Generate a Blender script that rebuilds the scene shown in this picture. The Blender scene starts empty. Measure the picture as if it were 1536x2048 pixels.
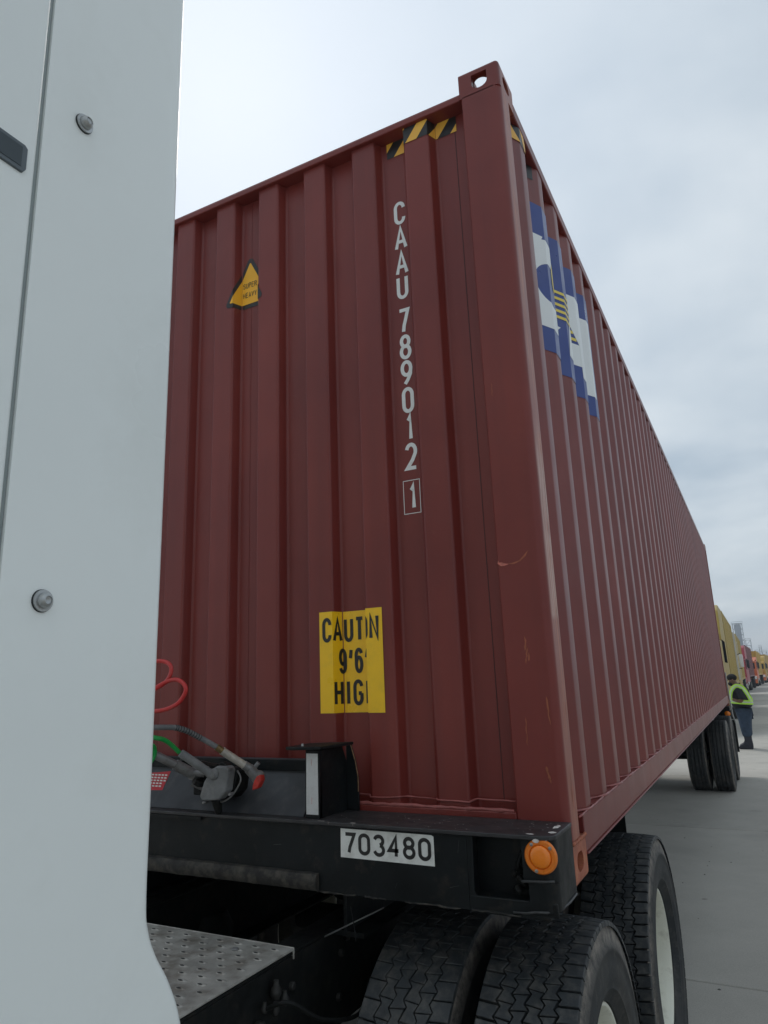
import bpy, bmesh, math, random
from mathutils import Vector, Matrix
random.seed(7)
PI = math.pi
S = bpy.context.scene
C = S.collection

# ------------------------------------------------------------------ camera
FPX = 1399.28563; YAW = 0.483693897; PITCH = 0.244924401; ROLL = -0.0351393734
CAM = Vector((0.543545157, -2.17989767, 0.587233535 + 1.17))
fw = Vector((-math.sin(YAW)*math.cos(PITCH), math.cos(YAW)*math.cos(PITCH), math.sin(PITCH)))
rt = fw.cross(Vector((0, 0, 1))).normalized(); up = rt.cross(fw)
r2 = math.cos(ROLL)*rt + math.sin(ROLL)*up
u2 = -math.sin(ROLL)*rt + math.cos(ROLL)*up
cd = bpy.data.cameras.new('camera'); cam = bpy.data.objects.new('camera', cd); C.objects.link(cam)
mw = Matrix((r2, u2, -fw)).transposed().to_4x4(); mw.translation = CAM
cam.matrix_world = mw
cd.sensor_fit = 'VERTICAL'; cd.sensor_height = 36.0; cd.sensor_width = 27.0
cd.lens = FPX/2048*36.0
cd.shift_x = (768-747.55)/2048; cd.shift_y = (1017.7-1024)/2048
cd.clip_start = 0.02; cd.clip_end = 6000
S.camera = cam
S.view_settings.view_transform = 'Standard'; S.view_settings.look = 'None'
S.view_settings.exposure = 0.34; S.view_settings.gamma = 1.0
S.view_settings.use_curve_mapping = False
S.render.engine = 'CYCLES'
S.cycles.max_bounces = 6

# ------------------------------------------------------------------ sky and sun
SUN = Vector((-0.459, 0.531, 0.712)).normalized()
W = bpy.data.worlds.new('World'); S.world = W; W.use_nodes = True
nt = W.node_tree; nt.nodes.clear(); N = nt.nodes; L = nt.links
def wn(t, **k):
    n = N.new(t)
    for a, b in k.items(): setattr(n, a, b)
    return n
tc = wn('ShaderNodeTexCoord'); nrm = wn('ShaderNodeVectorMath', operation='NORMALIZE')
L.new(tc.outputs['Generated'], nrm.inputs[0])
sep = wn('ShaderNodeSeparateXYZ'); L.new(nrm.outputs[0], sep.inputs[0])
def M(op, a, b=None, c=None, clamp=False):
    n = wn('ShaderNodeMath', operation=op); n.use_clamp = clamp
    for i, v in enumerate((a, b, c)):
        if v is None: continue
        if isinstance(v, (int, float)): n.inputs[i].default_value = v
        else: L.new(v, n.inputs[i])
    return n.outputs[0]
def MIX(f, a, b):
    n = wn('ShaderNodeMix', data_type='RGBA')
    if isinstance(f, (int, float)): n.inputs[0].default_value = f
    else: L.new(f, n.inputs[0])
    for i, v in ((6, a), (7, b)):
        if isinstance(v, tuple): n.inputs[i].default_value = (*v, 1)
        else: L.new(v, n.inputs[i])
    return n.outputs[2]
sky = wn('ShaderNodeTexSky', sky_type='NISHITA'); sky.sun_disc = False
sky.sun_elevation = math.radians(45.4); sky.sun_rotation = math.radians(319)
zz = M('MAXIMUM', sep.outputs[2], 0.0)
den = M('ADD', zz, 0.22)
cx = M('DIVIDE', sep.outputs[0], den); cy = M('DIVIDE', sep.outputs[1], den)
cmb = wn('ShaderNodeCombineXYZ'); L.new(cx, cmb.inputs[0]); L.new(cy, cmb.inputs[1])
n1 = wn('ShaderNodeTexNoise'); n1.inputs['Scale'].default_value = 1.15; n1.inputs['Detail'].default_value = 5
n1.inputs['Roughness'].default_value = 0.5; n1.inputs['Distortion'].default_value = 0.35
L.new(cmb.outputs[0], n1.inputs['Vector'])
n2 = wn('ShaderNodeTexNoise'); n2.inputs['Scale'].default_value = 4.0; n2.inputs['Detail'].default_value = 4
L.new(cmb.outputs[0], n2.inputs['Vector'])
nn = M('ADD', M('MULTIPLY', n1.outputs['Fac'], 0.8), M('MULTIPLY', n2.outputs['Fac'], 0.2))
cl = wn('ShaderNodeMapRange'); cl.inputs[1].default_value = 0.40; cl.inputs[2].default_value = 0.62
L.new(nn, cl.inputs[0])
base = MIX(cl.outputs[0], (3.3, 4.05, 4.75), (5.9, 6.4, 6.7))
hz = M('POWER', M('SUBTRACT', 1.0, zz), 7.0)
base = MIX(M('MULTIPLY', hz, 0.35), base, (6.1, 6.45, 6.65))
dot = wn('ShaderNodeVectorMath', operation='DOT_PRODUCT'); L.new(nrm.outputs[0], dot.inputs[0])
dot.inputs[1].default_value = SUN
glow = M('POWER', M('MAXIMUM', dot.outputs['Value'], 0.0), 9.0)
base = MIX(M('MULTIPLY', glow, 0.9), base, (6.7, 7.45, 8.3))
fin = MIX(0.92, sky.outputs[0], base)
bg = wn('ShaderNodeBackground'); bg.inputs['Strength'].default_value = 0.1
L.new(fin, bg.inputs['Color'])
wo = wn('ShaderNodeOutputWorld'); L.new(bg.outputs[0], wo.inputs['Surface'])
sl = bpy.data.lights.new('sun', 'SUN'); sl.energy = 1.0; sl.angle = math.radians(18); sl.color = (1.0, 0.97, 0.92)
so = bpy.data.objects.new('sun', sl); C.objects.link(so)
so.rotation_euler = SUN.to_track_quat('Z', 'Y').to_euler(); so.location = (-20, 20, 40)

# ------------------------------------------------------------------ materials
def newmat(name):
    m = bpy.data.materials.new(name); m.use_nodes = True
    t = m.node_tree; b = t.nodes['Principled BSDF']
    return m, t, b
def nd(t, typ, **k):
    n = t.nodes.new(typ)
    for a, b in k.items():
        if a in ('inputs',): 
            for i, v in b.items(): n.inputs[i].default_value = v
        else: setattr(n, a, b)
    return n
def mth(t, op, a, b=None, clamp=False):
    n = t.nodes.new('ShaderNodeMath'); n.operation = op; n.use_clamp = clamp
    for i, v in enumerate((a, b)):
        if v is None: continue
        if isinstance(v, (int, float)): n.inputs[i].default_value = v
        else: t.links.new(v, n.inputs[i])
    return n.outputs[0]
def mixc(t, f, a, b):
    n = t.nodes.new('ShaderNodeMix'); n.data_type = 'RGBA'
    if isinstance(f, (int, float)): n.inputs[0].default_value = f
    else: t.links.new(f, n.inputs[0])
    for i, v in ((6, a), (7, b)):
        if isinstance(v, tuple): n.inputs[i].default_value = (*v[:3], 1)
        else: t.links.new(v, n.inputs[i])
    return n.outputs[2]
def noise(t, scale, detail=4, rough=0.55, vec=None, stretch=None, dist=0.0):
    n = nd(t, 'ShaderNodeTexNoise'); n.inputs['Scale'].default_value = scale
    n.inputs['Detail'].default_value = detail; n.inputs['Roughness'].default_value = rough
    n.inputs['Distortion'].default_value = dist
    c = nd(t, 'ShaderNodeTexCoord')
    src = c.outputs['Object'] if vec is None else vec
    if stretch:
        mp = nd(t, 'ShaderNodeMapping'); mp.inputs['Scale'].default_value = stretch
        t.links.new(src, mp.inputs[0]); src = mp.outputs[0]
    t.links.new(src, n.inputs['Vector'])
    return n.outputs['Fac']
def ramp(t, f, lo, hi):
    n = nd(t, 'ShaderNodeMapRange'); n.inputs[1].default_value = lo; n.inputs[2].default_value = hi
    t.links.new(f, n.inputs[0]); return n.outputs[0]
def bump(t, b, h, strength=0.3, dist=0.002):
    n = nd(t, 'ShaderNodeBump'); n.inputs['Strength'].default_value = strength; n.inputs['Distance'].default_value = dist
    t.links.new(h, n.inputs['Height']); t.links.new(n.outputs[0], b.inputs['Normal'])
def mat(name, col, rough=0.5, metal=0.0, vary=0.12, vscale=3.0, dirt=None, dirt_amt=0.0, dscale=8, dlo=.5, dhi=.75,
        bstr=0.0, bscale=60, bdist=.002, stretch=None, spec=None, coat=0.0, rv=0.1):
    m, t, b = newmat(name)
    f = noise(t, vscale, 5, .6, stretch=stretch)
    dk = tuple(c*(1-vary) for c in col); lt = tuple(min(1, c*(1+vary)) for c in col)
    c = mixc(t, ramp(t, f, .3, .7), dk, lt)
    if dirt:
        d = ramp(t, noise(t, dscale, 7, .65, stretch=stretch), dlo, dhi)
        c = mixc(t, mth(t, 'MULTIPLY', d, dirt_amt), c, dirt)
    t.links.new(c, b.inputs['Base Color'])
    rr = ramp(t, noise(t, vscale*2.3, 4), .3, .7)
    n = nd(t, 'ShaderNodeMapRange'); n.inputs[3].default_value = max(0.03, rough-rv); n.inputs[4].default_value = min(1, rough+rv)
    t.links.new(rr, n.inputs[0]); t.links.new(n.outputs[0], b.inputs['Roughness'])
    b.inputs['Metallic'].default_value = metal
    if spec is not None: b.inputs['Specular IOR Level'].default_value = spec
    if coat: b.inputs['Coat Weight'].default_value = coat; b.inputs['Coat Roughness'].default_value = .1
    if bstr: bump(t, b, noise(t, bscale, 4), bstr, bdist)
    return m

def paint_maroon():
    m, t, b = newmat('container_paint')
    f = noise(t, 1.3, 5, .6)
    c = mixc(t, ramp(t, f, .3, .7), (.155, .024, .020), (.215, .037, .028))
    streak = noise(t, 9, 6, .6, stretch=(1.0, 1.0, .05))
    c = mixc(t, mth(t, 'MULTIPLY', ramp(t, streak, .48, .72), .35), c, (.105, .020, .018))
    dust = noise(t, 40, 6, .7)
    c = mixc(t, mth(t, 'MULTIPLY', ramp(t, dust, .62, .8), .25), c, (.26, .12, .10))
    t.links.new(c, b.inputs['Base Color'])
    r = nd(t, 'ShaderNodeMapRange'); r.inputs[3].default_value = .32; r.inputs[4].default_value = .46
    b.inputs['Specular IOR Level'].default_value = .42
    t.links.new(noise(t, 5, 4), r.inputs[0]); t.links.new(r.outputs[0], b.inputs['Roughness'])
    w = noise(t, 3.2, 3, .5); o = noise(t, 160, 3, .6)
    bump(t, b, mth(t, 'ADD', mth(t, 'MULTIPLY', w, 1.0), mth(t, 'MULTIPLY', o, .015)), .5, .012)
    return m
def post_paint():
    m = paint_maroon(); m.name = 'corner_post_paint'
    t = m.node_tree; b = t.nodes['Principled BSDF']
    old = b.inputs['Base Color'].links[0].from_socket
    g = nd(t, 'ShaderNodeTexCoord'); s = nd(t, 'ShaderNodeSeparateXYZ'); t.links.new(g.outputs['Object'], s.inputs[0])
    side = ramp(t, s.outputs[1], .016, .04)          # only the flank that faces the road is scraped
    sc = ramp(t, noise(t, 60, 6, .65, stretch=(1, 1, .03)), .44, .58)
    big = ramp(t, noise(t, 1.7, 3, .6), .40, .6)
    low = mth(t, 'MULTIPLY', mth(t, 'MULTIPLY', sc, big), side)
    c = mixc(t, mth(t, 'MULTIPLY', side, .6), old, (.34, .11, .075))
    c = mixc(t, mth(t, 'MULTIPLY', low,   .85), c, (.50, .19, .10))
    band = mth(t, 'MULTIPLY', mth(t, 'MULTIPLY', ramp(t, s.outputs[2], 1.93, 1.95), ramp(t, s.outputs[2], 2.62, 2.45)), side)
    sc2 = ramp(t, noise(t, 90, 6, .7, stretch=(1, 1, .05)), .38, .60)
    c = mixc(t, mth(t, 'MULTIPLY', mth(t, 'MULTIPLY', band, sc2), .85), c, (.55, .36, .29))
    t.links.new(c, b.inputs['Base Color'])
    return m
def rubber(name, dust=.5, col=(.015, .018, .020)):
    m, t, b = newmat(name)
    tc_ = nd(t, 'ShaderNodeTexCoord')
    s = nd(t, 'ShaderNodeSeparateXYZ'); t.links.new(tc_.outputs['Object'], s.inputs[0])
    rr = mth(t, 'SQRT', mth(t, 'ADD', mth(t, 'MULTIPLY', s.outputs[1], s.outputs[1]), mth(t, 'MULTIPLY', s.outputs[2], s.outputs[2])))
    f = noise(t, 25, 8, .7); f2 = noise(t, 7, 4, .6)
    c = mixc(t, f2, tuple(v*.75 for v in col), tuple(v*1.35 for v in col))
    d = mth(t, 'MULTIPLY', ramp(t, f, .50, .72), dust)
    c = mixc(t, d, c, (.12, .112, .10))
    wp = mth(t, 'MULTIPLY', ramp(t, noise(t, 5, 5, .6), .42, .68), .35)
    c = mixc(t, wp, c, (.10, .088, .076))
    # scuffed shoulder just under the tread
    ax = mth(t, 'ABSOLUTE', s.outputs[0])
    sh = mth(t, 'MULTIPLY', mth(t, 'MULTIPLY', ramp(t, rr, .435, .475), ramp(t, ax, .112, .122)), ramp(t, noise(t, 22, 8, .75), .34, .62))
    c = mixc(t, mth(t, 'MULTIPLY', sh, .85), c, (.27, .235, .20))
    t.links.new(c, b.inputs['Base Color'])
    b.inputs['Roughness'].default_value = .72; b.inputs['Specular IOR Level'].default_value = .45
    bump(t, b, noise(t, 90, 6, .7), .35, .0025)
    return m
def concrete(name, c0, c1, seed):
    m, t, b = newmat(name)
    g = nd(t, 'ShaderNodeNewGeometry')
    oi = nd(t, 'ShaderNodeObjectInfo')
    P_ = g.outputs['Position']
    f = noise(t, .35, 6, .6, vec=P_); f2 = noise(t, 2.2, 7, .65, vec=P_)
    c = mixc(t, ramp(t, mth(t, 'ADD', mth(t, 'MULTIPLY', f, .6), mth(t, 'MULTIPLY', f2, .4)), .36, .64), c0, c1)
    fine = noise(t, 120, 4, .8, vec=P_)
    c = mixc(t, mth(t, 'MULTIPLY', ramp(t, fine, .42, .72), .55), c, tuple(v*1.45 for v in c1))
    st = noise(t, 1.1, 3, .5, vec=P_)
    c = mixc(t, mth(t, 'MULTIPLY', ramp(t, st, .58, .72), .30), c, tuple(v*.55 for v in c0))
    oil = ramp(t, noise(t, .9, 5, .6, vec=P_), .64, .74)
    c = mixc(t, mth(t, 'MULTIPLY', oil, .4), c, tuple(v*.4 for v in c0))
    sp = noise(t, 7, 2, .4, vec=P_)
    c = mixc(t, mth(t, 'MULTIPLY', ramp(t, sp, .74, .79), .8), c, tuple(v*.35 for v in c0))
    tn = nd(t, 'ShaderNodeMapRange'); tn.inputs[3].default_value = .88; tn.inputs[4].default_value = 1.1
    t.links.new(oi.outputs['Random'], tn.inputs[0])
    mm = nd(t, 'ShaderNodeVectorMath', operation='SCALE'); t.links.new(c, mm.inputs[0]); t.links.new(tn.outputs[0], mm.inputs['Scale'])
    t.links.new(mm.outputs[0], b.inputs['Base Color'])
    b.inputs['Roughness'].default_value = .8
    bump(t, b, mth(t, 'ADD', noise(t, 220, 4, .7, vec=P_), mth(t, 'MULTIPLY', f2, 1.0)), .35, .0015)
    return m

MAR = paint_maroon(); POST = post_paint()
CASTM = mat('casting_terracotta', (.36, .105, .055), .6, vary=.25, vscale=14, dirt=(.50, .20, .07), dirt_amt=.7, dscale=26, bstr=.4, bscale=60)
RUST = mat('bare_rust', (.33, .10, .05), .7, vary=.3, vscale=40)
SCRATCH = mat('fresh_scratch', (.52, .16, .12), .6, vary=.3, vscale=60)
SEAL = mat('seam_sealer', (.30, .085, .075), .42, vary=.25, vscale=30, bstr=.5, bscale=80)
WHITE = mat('white_marking', (.78, .79, .77), .45, vary=.04, dirt=(.45, .40, .38), dirt_amt=.25, dscale=30)
YEL = mat('yellow_sticker', (.93, .55, .012), .35, vary=.05, vscale=6, dirt=(.5, .33, .05), dirt_amt=.25, dscale=25)
YTRI = mat('triangle_yellow', (.90, .46, .02), .4, vary=.05)
YORANGE = mat('amber_sticker', (.84, .45, .06), .4, vary=.05)
BLK = mat('black_print', (.018, .018, .018), .4, vary=.2)
LOGOW = mat('logo_white', (.80, .82, .82), .4, vary=.03)
LOGOBLUE = mat('logo_blue', (.022, .05, .24), .36, vary=.08)
LOGOYEL = mat('logo_yellow', (.80, .62, .09), .4, vary=.05)
CHAS = mat('chassis_black', (.009, .011, .012), .45, spec=.2, vary=.35, vscale=6, dirt=(.07, .056, .042), dirt_amt=.4, dscale=22, dlo=.55, dhi=.78, bstr=.3, bscale=70)
CHASTOP = mat('ledge_black', (.03, .029, .031), .5, vary=.35, vscale=9, dirt=(.33, .27, .22), dirt_amt=.7, dscale=46, dlo=.64, dhi=.74, bstr=.4, bscale=50)
GRIMY = mat('greasy_steel', (.007, .008, .008), .65, spec=.25, vary=.4, vscale=10, dirt=(.035, .03, .024), dirt_amt=.5, dscale=24)
DUSTY = mat('dusty_lip', (.018, .017, .016), .75, vary=.45, vscale=14, dirt=(.10, .088, .07), dirt_amt=.6, dscale=30, dlo=.45, dhi=.65, bstr=.4, bscale=60)
CHIP = mat('chipped_paint', (.62, .58, .54), .6, vary=.3, vscale=60)
NOSEP = mat('dusty_nose_paint', (.034, .037, .043), .6, vary=.3, vscale=5, dirt=(.15, .14, .13), dirt_amt=.4, dscale=12, stretch=(1, 1, .35))
LABELW = mat('label_white', (.74, .75, .72), .5, vary=.08, vscale=12, dirt=(.3, .28, .24), dirt_amt=.4, dscale=26)
REFL = mat('reflective_tape', (.60, .61, .61), .35, vary=.1, dirt=(.32, .3, .28), dirt_amt=.4, dscale=40)
CABW = mat('cab_white', (.85, .88, .86), .30, vary=.03, vscale=2, dirt=(.54, .55, .50), dirt_amt=.25, dscale=4, dlo=.50, dhi=.75, rv=.05, coat=.25)
DGREY = mat('dark_grey_plastic', (.10, .12, .135), .5, vary=.1)
GASK = mat('black_seal', (.02, .025, .028), .8)
STEEL = mat('dull_steel', (.42, .43, .43), .38, metal=.85, vary=.15, vscale=20, dirt=(.2, .19, .17), dirt_amt=.5, dscale=60)
DIRTST = mat('dirty_zinc', (.23, .23, .23), .5, metal=.5, vary=.3, vscale=25, dirt=(.08, .07, .06), dirt_amt=.8, dscale=50, bstr=.3, bscale=80)
ALU = mat('deck_aluminium', (.42, .405, .375), .5, metal=.2, vary=.35, vscale=7, dirt=(.15, .125, .10), dirt_amt=.9, dscale=12, dlo=.45, dhi=.7, rv=.12)
SLOT = mat('slot_shadow', (.02, .02, .02), .8)  # near-black colour stands for the shade inside the punched grips
RUB = rubber('tyre_rubber', .5); RUBT = mat('tread_rubber', (.021, .025, .028), .55, vary=.35, vscale=9, dirt=(.13, .122, .108), dirt_amt=.65, dscale=30, dlo=.46, dhi=.75, bstr=.35, bscale=110, spec=.5)
RUBW = rubber('worn_tyre_rubber', .5, (.015, .016, .017))
RIM = mat('cream_rim', (.74, .73, .62), .45, vary=.06, vscale=6, dirt=(.28, .25, .18), dirt_amt=.5, dscale=13, dlo=.55, dhi=.75)
RIMG = mat('rim_grime', (.05, .048, .042), .7, vary=.3, vscale=20)
AMB = newmat('amber_lens'); 
_m, _t, _b = AMB; _b.inputs['Base Color'].default_value = (.95, .24, .008, 1); _b.inputs['Roughness'].default_value = .18
_b.inputs['Coat Weight'].default_value = .6
_w = nd(_t, 'ShaderNodeTexWave'); _w.wave_type = 'RINGS'; _w.rings_direction = 'Y'; _w.inputs['Scale'].default_value = 90
_c = nd(_t, 'ShaderNodeTexCoord'); _t.links.new(_c.outputs['Object'], _w.inputs['Vector'])
bump(_t, _b, _w.outputs['Fac'], .3, .001)
AMB = _m
AMBR = mat('amber_ring', (.80, .20, .015), .35, vary=.15, vscale=60, dirt=(.35, .12, .04), dirt_amt=.5, dscale=60)
HRED = mat('red_hose', (.55, .03, .03), .38, vary=.1, dirt=(.5, .2, .18), dirt_amt=.3, dscale=30)
HGRN = mat('green_hose', (.015, .36, .075), .38, vary=.1)
HGRY = mat('grey_hose', (.13, .135, .14), .6, vary=.2, vscale=20, dirt=(.3, .28, .25), dirt_amt=.4, dscale=40, bstr=.3, bscale=120)
SLEEVE = mat('metal_sleeve', (.46, .43, .38), .5, metal=.4, vary=.25, vscale=30, dirt=(.16, .12, .08), dirt_amt=.7, dscale=50)
REDC = mat('red_cap', (.50, .03, .02), .55, vary=.3, vscale=40)
PLUG = mat('grey_plug', (.17, .175, .18), .62, vary=.25, vscale=22, dirt=(.33, .32, .3), dirt_amt=.5, dscale=30, bstr=.4, bscale=90)
TAGR = mat('red_tag', (.55, .03, .05), .4)
SLAB = concrete('slab_concrete', (.315, .295, .258), (.425, .40, .355), 1)
GROUND = concrete('yard_ground', (.34, .32, .28), (.43, .41, .37), 2)
JOINT = mat('joint_filler', (.018, .017, .016), .9)

# ------------------------------------------------------------------ mesh helpers
class MB:
    def __init__(s): s.v = []; s.f = []
    def add(s, vs, fs):
        o = len(s.v); s.v += [tuple(p) for p in vs]; s.f += [tuple(i+o for i in f) for f in fs]; return s
    def box(s, x0, x1, y0, y1, z0, z1):
        v = [(x, y, z) for x in (x0, x1) for y in (y0, y1) for z in (z0, z1)]
        return s.add(v, [(0, 1, 3, 2), (4, 6, 7, 5), (0, 4, 5, 1), (2, 3, 7, 6), (0, 2, 6, 4), (1, 5, 7, 3)])
    def prism(s, poly, axis, a, b):
        """poly: 2D points; axis: extrusion axis (0: poly is y,z; 1: x,z; 2: x,y)"""
        def mk(p, t):
            return (t, p[0], p[1]) if axis == 0 else (p[0], t, p[1]) if axis == 1 else (p[0], p[1], t)
        n = len(poly)
        v = [mk(p, a) for p in poly]+[mk(p, b) for p in poly]
        f = [tuple(range(n))[::-1], tuple(range(n, 2*n))]+[(i, (i+1) % n, n+(i+1) % n, n+i) for i in range(n)]
        return s.add(v, f)
    def tube(s, path, r, n=8, caps=True, closed=False):
        P_ = [Vector(p) for p in path]; m = len(P_)
        rs = r if isinstance(r, (list, tuple)) else [r]*m
        nrm_ = None; rings = []
        for i in range(m):
            if closed: d = P_[(i+1) % m]-P_[i-1]
            else: d = P_[min(i+1, m-1)]-P_[max(i-1, 0)]
            d.normalize()
            if nrm_ is None:
                nrm_ = d.orthogonal().normalized()
            else:
                nrm_ = (nrm_-d*nrm_.dot(d)).normalized()
            b = d.cross(nrm_)
            rings.append([P_[i]+rs[i]*(math.cos(2*PI*k/n)*nrm_+math.sin(2*PI*k/n)*b) for k in range(n)])
        v = [p for rg in rings for p in rg]
        f = []
        for i in range(m-1 if not closed else m):
            j = (i+1) % m
            for k in range(n):
                f.append((i*n+k, i*n+(k+1) % n, j*n+(k+1) % n, j*n+k))
        if caps and not closed: f += [tuple(range(n))[::-1], tuple(range((m-1)*n, m*n))]
        return s.add(v, f)
    def lathe(s, prof, c, n=48, axis=0, closed=False):
        """prof: list of (along axis, radius)"""
        v = []; f = []; m = len(prof)
        for a, r in prof:
            for k in range(n):
                t = 2*PI*k/n; p, q = r*math.cos(t), r*math.sin(t)
                o = (a, p, q) if axis == 0 else (q, a, p) if axis == 1 else (p, q, a)
                v.append((c[0]+o[0], c[1]+o[1], c[2]+o[2]))
        for i in range(m-1 if not closed else m):
            j = (i+1) % m
            for k in range(n):
                f.append((i*n+k, j*n+k, j*n+(k+1) % n, i*n+(k+1) % n))
        return s.add(v, f)
    def build(s, name, m, parent=None, smooth=False, bevel=0, seg=2, loc=None, angle=30):
        me = bpy.data.meshes.new(name); me.from_pydata(s.v, [], s.f)
        bm = bmesh.new(); bm.from_mesh(me); bmesh.ops.recalc_face_normals(bm, faces=bm.faces); bm.to_mesh(me); bm.free()
        for mm in (m if isinstance(m, (list, tuple)) else [m]): me.materials.append(mm)
        o = bpy.data.objects.new(name, me); C.objects.link(o)
        if loc: o.location = loc
        if parent: o.parent = parent
        if smooth:
            for p in me.polygons: p.use_smooth = True
            if smooth != 'all': me.set_sharp_from_angle(angle=math.radians(40))
        if bevel:
            b = o.modifiers.new('bevel', 'BEVEL'); b.width = bevel; b.segments = seg; b.limit_method = 'ANGLE'; b.angle_limit = math.radians(angle)
            b.harden_normals = False
            for p in me.polygons: p.use_smooth = True
            me.set_sharp_from_angle(angle=math.radians(50))
        return o
def tag(o, label=None, cat=None, group=None, kind=None):
    if label: o['label'] = label
    if cat: o['category'] = cat
    if group: o['group'] = group
    if kind: o['kind'] = kind
    return o
def empty(name, loc=(0, 0, 0), rz=0):
    o = bpy.data.objects.new(name, None); C.objects.link(o); o.location = loc; o.rotation_euler = (0, 0, rz)
    o.empty_display_size = .2; return o
def copy_tree(o, parent=None):
    c = o.copy(); C.objects.link(c)
    if parent: c.parent = parent
    for ch in list(o.children): copy_tree(ch, c)
    return c
def copies(root_kids, parent, delta):
    out = []
    for o in root_kids:
        c = copy_tree(o, parent); c.location = o.location+Vector(delta); out.append(c)
    return out
def spline(pts, n=8):
    P_ = [Vector(p) for p in pts]; out = []
    for i in range(len(P_)-1):
        a = P_[max(i-1, 0)]; b = P_[i]; c = P_[i+1]; d = P_[min(i+2, len(P_)-1)]
        for k in range(n):
            t = k/n
            out.append(.5*((2*b)+(c-a)*t+(2*a-5*b+4*c-d)*t*t+(3*b-a-3*c+d)*t**3))
    out.append(P_[-1]); return out

# ------------------------------------------------------------------ lettering
def arc(cx_, cy_, rx, ry, a0, a1, n=12):
    return [(cx_+rx*math.cos(math.radians(a0+(a1-a0)*k/n)), cy_+ry*math.sin(math.radians(a0+(a1-a0)*k/n))) for k in range(n+1)]
def glyph(ch, r=.26, style=0):
    h = .5
    G = {
        'O': [arc(.5, 1-r, .5, r, 0, 180)+arc(.5, r, .5, r, 180, 360)+['c']],
        'C': [arc(.5, 1-r, .5, r, 0, 180)+arc(.5, r, .5, r, 180, 360)],
        'U': [[(0, 1)]+arc(.5, r, .5, r, 180, 360)+[(1, 1)]],
        'A': [[(0, 0), (.5, 1), (1, 0)], [(.2, .32), (.8, .32)]],
        'T': [[(0, 1), (1, 1)], [(.5, 1), (.5, 0)]],
        'I': [[(.5, 1), (.5, 0)]],
        'N': [[(0, 0), (0, 1), (1, 0), (1, 1)]],
        'H': [[(0, 0), (0, 1)], [(1, 0), (1, 1)], [(0, .52), (1, .52)]],
        'G': [arc(.5, 1-r, .5, r, 8, 180)+arc(.5, r, .5, r, 180, 350)+[(1, .46)], [(1, .46), (.55, .46)]],
        'S': [arc(.5, .76, .47, .24, 10, 270, 14)+arc(.5, .27, .5, .27, 88, -170, 14)],
        'P': [[(0, 0), (0, 1), (.55, 1)]+arc(.62, .76, .38, .24, 90, -90)+[(0, .52)]],
        'R': [[(0, 0), (0, 1), (.55, 1)]+arc(.62, .76, .38, .24, 90, -90)+[(0, .52)], [(.6, .52), (1, 0)]],
        'E': [[(1, 1), (0, 1), (0, 0), (1, 0)], [(0, .52), (.9, .52)]],
        'V': [[(0, 1), (.5, 0), (1, 1)]],
        'Y': [[(0, 1), (.5, .45), (1, 1)], [(.5, .45), (.5, 0)]],
        '7': [[(0, 1), (1, 1), (.72, .6), (.48, .28), (.38, 0)]],
        '8': [arc(.5, .76, .44, .24, 0, 360, 20)+['c'], arc(.5, .27, .5, .27, 0, 360, 20)+['c']],
        '1': [[(.62, 0), (.62, 1), (.42, .86), (.2, .8)]],
        '2': [arc(.5, .72, .5, .28, 165, -25, 12)+[(.62, .33), (0, 0), (1, 0)]],
        '3': [arc(.5, .76, .46, .24, 165, -75, 12), arc(.5, .26, .5, .26, 75, -165, 12)],
        '4': [[(.74, 0), (.74, 1), (0, .3), (1, .3)]],
        "'": [[(.85, 1), (.25, .62)]],
        '"': [[(.35, 1), (.02, .62)], [(.98, 1), (.65, .62)]],
    }
    G['0'] = G['O']
    if style == 0: G['9'] = [arc(.5, .70, .5, .30, 0, 360, 20)+['c'], [(1, .68), (.92, .42), (.62, .18), (.28, 0)]]
    else: G['9'] = [arc(.5, .68, .5, .32, 0, 360, 20)+['c'], [(1, .68)]+arc(.5, .27, .5, .27, 0, -160, 10)]
    G['6'] = [[(1-p[0], 1-p[1]) if p != 'c' else p for p in st] for st in G['9']]
    return G[ch]
def stroke(pts, t):
    closed = pts[-1] == 'c'
    P_ = [Vector(p) for p in pts if p != 'c']
    Q = [P_[0]]
    for p in P_[1:]:
        if (p-Q[-1]).length > 1e-6: Q.append(p)
    if closed and (Q[0]-Q[-1]).length < 1e-5: Q.pop()
    n = len(Q); Lf = []; Rt = []
    for i in range(n):
        a = Q[i-1] if (i > 0 or closed) else None; b = Q[(i+1) % n] if (i < n-1 or closed) else None
        d1 = (Q[i]-a).normalized() if a is not None else (b-Q[i]).normalized()
        d2 = (b-Q[i]).normalized() if b is not None else d1
        n1_ = Vector((-d1.y, d1.x)); n2_ = Vector((-d2.y, d2.x)); m_ = (n1_+n2_)
        m_ = m_.normalized() if m_.length > 1e-6 else n1_
        k = min(1/max(m_.dot(n1_), .3), 2.2)
        Lf.append(Q[i]+m_*t/2*k); Rt.append(Q[i]-m_*t/2*k)
    return [[Rt[i], Rt[(i+1) % n], Lf[(i+1) % n], Lf[i]] for i in range(n if closed else n-1)]
def text_polys(s_, x, y, h, w, t, gap, style=0, widths=None, shear=0.0):
    """list of (poly, layer) in 2D; x,y bottom-left"""
    out = []; cx_ = x; lay = 0
    for ch in s_:
        ww = w*(widths or {}).get(ch, 1.0)
        if ch == ' ': cx_ += ww*.6+gap; continue
        for st in glyph(ch, style=style):
            pts = [p if p == 'c' else (cx_+t/2+p[0]*(ww-t), y+t/2+p[1]*(h-t)) for p in st]
            for q in stroke(pts, t): out.append((q, lay))
            lay = (lay+1) % 3
        cx_ += ww+gap
    return out
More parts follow.
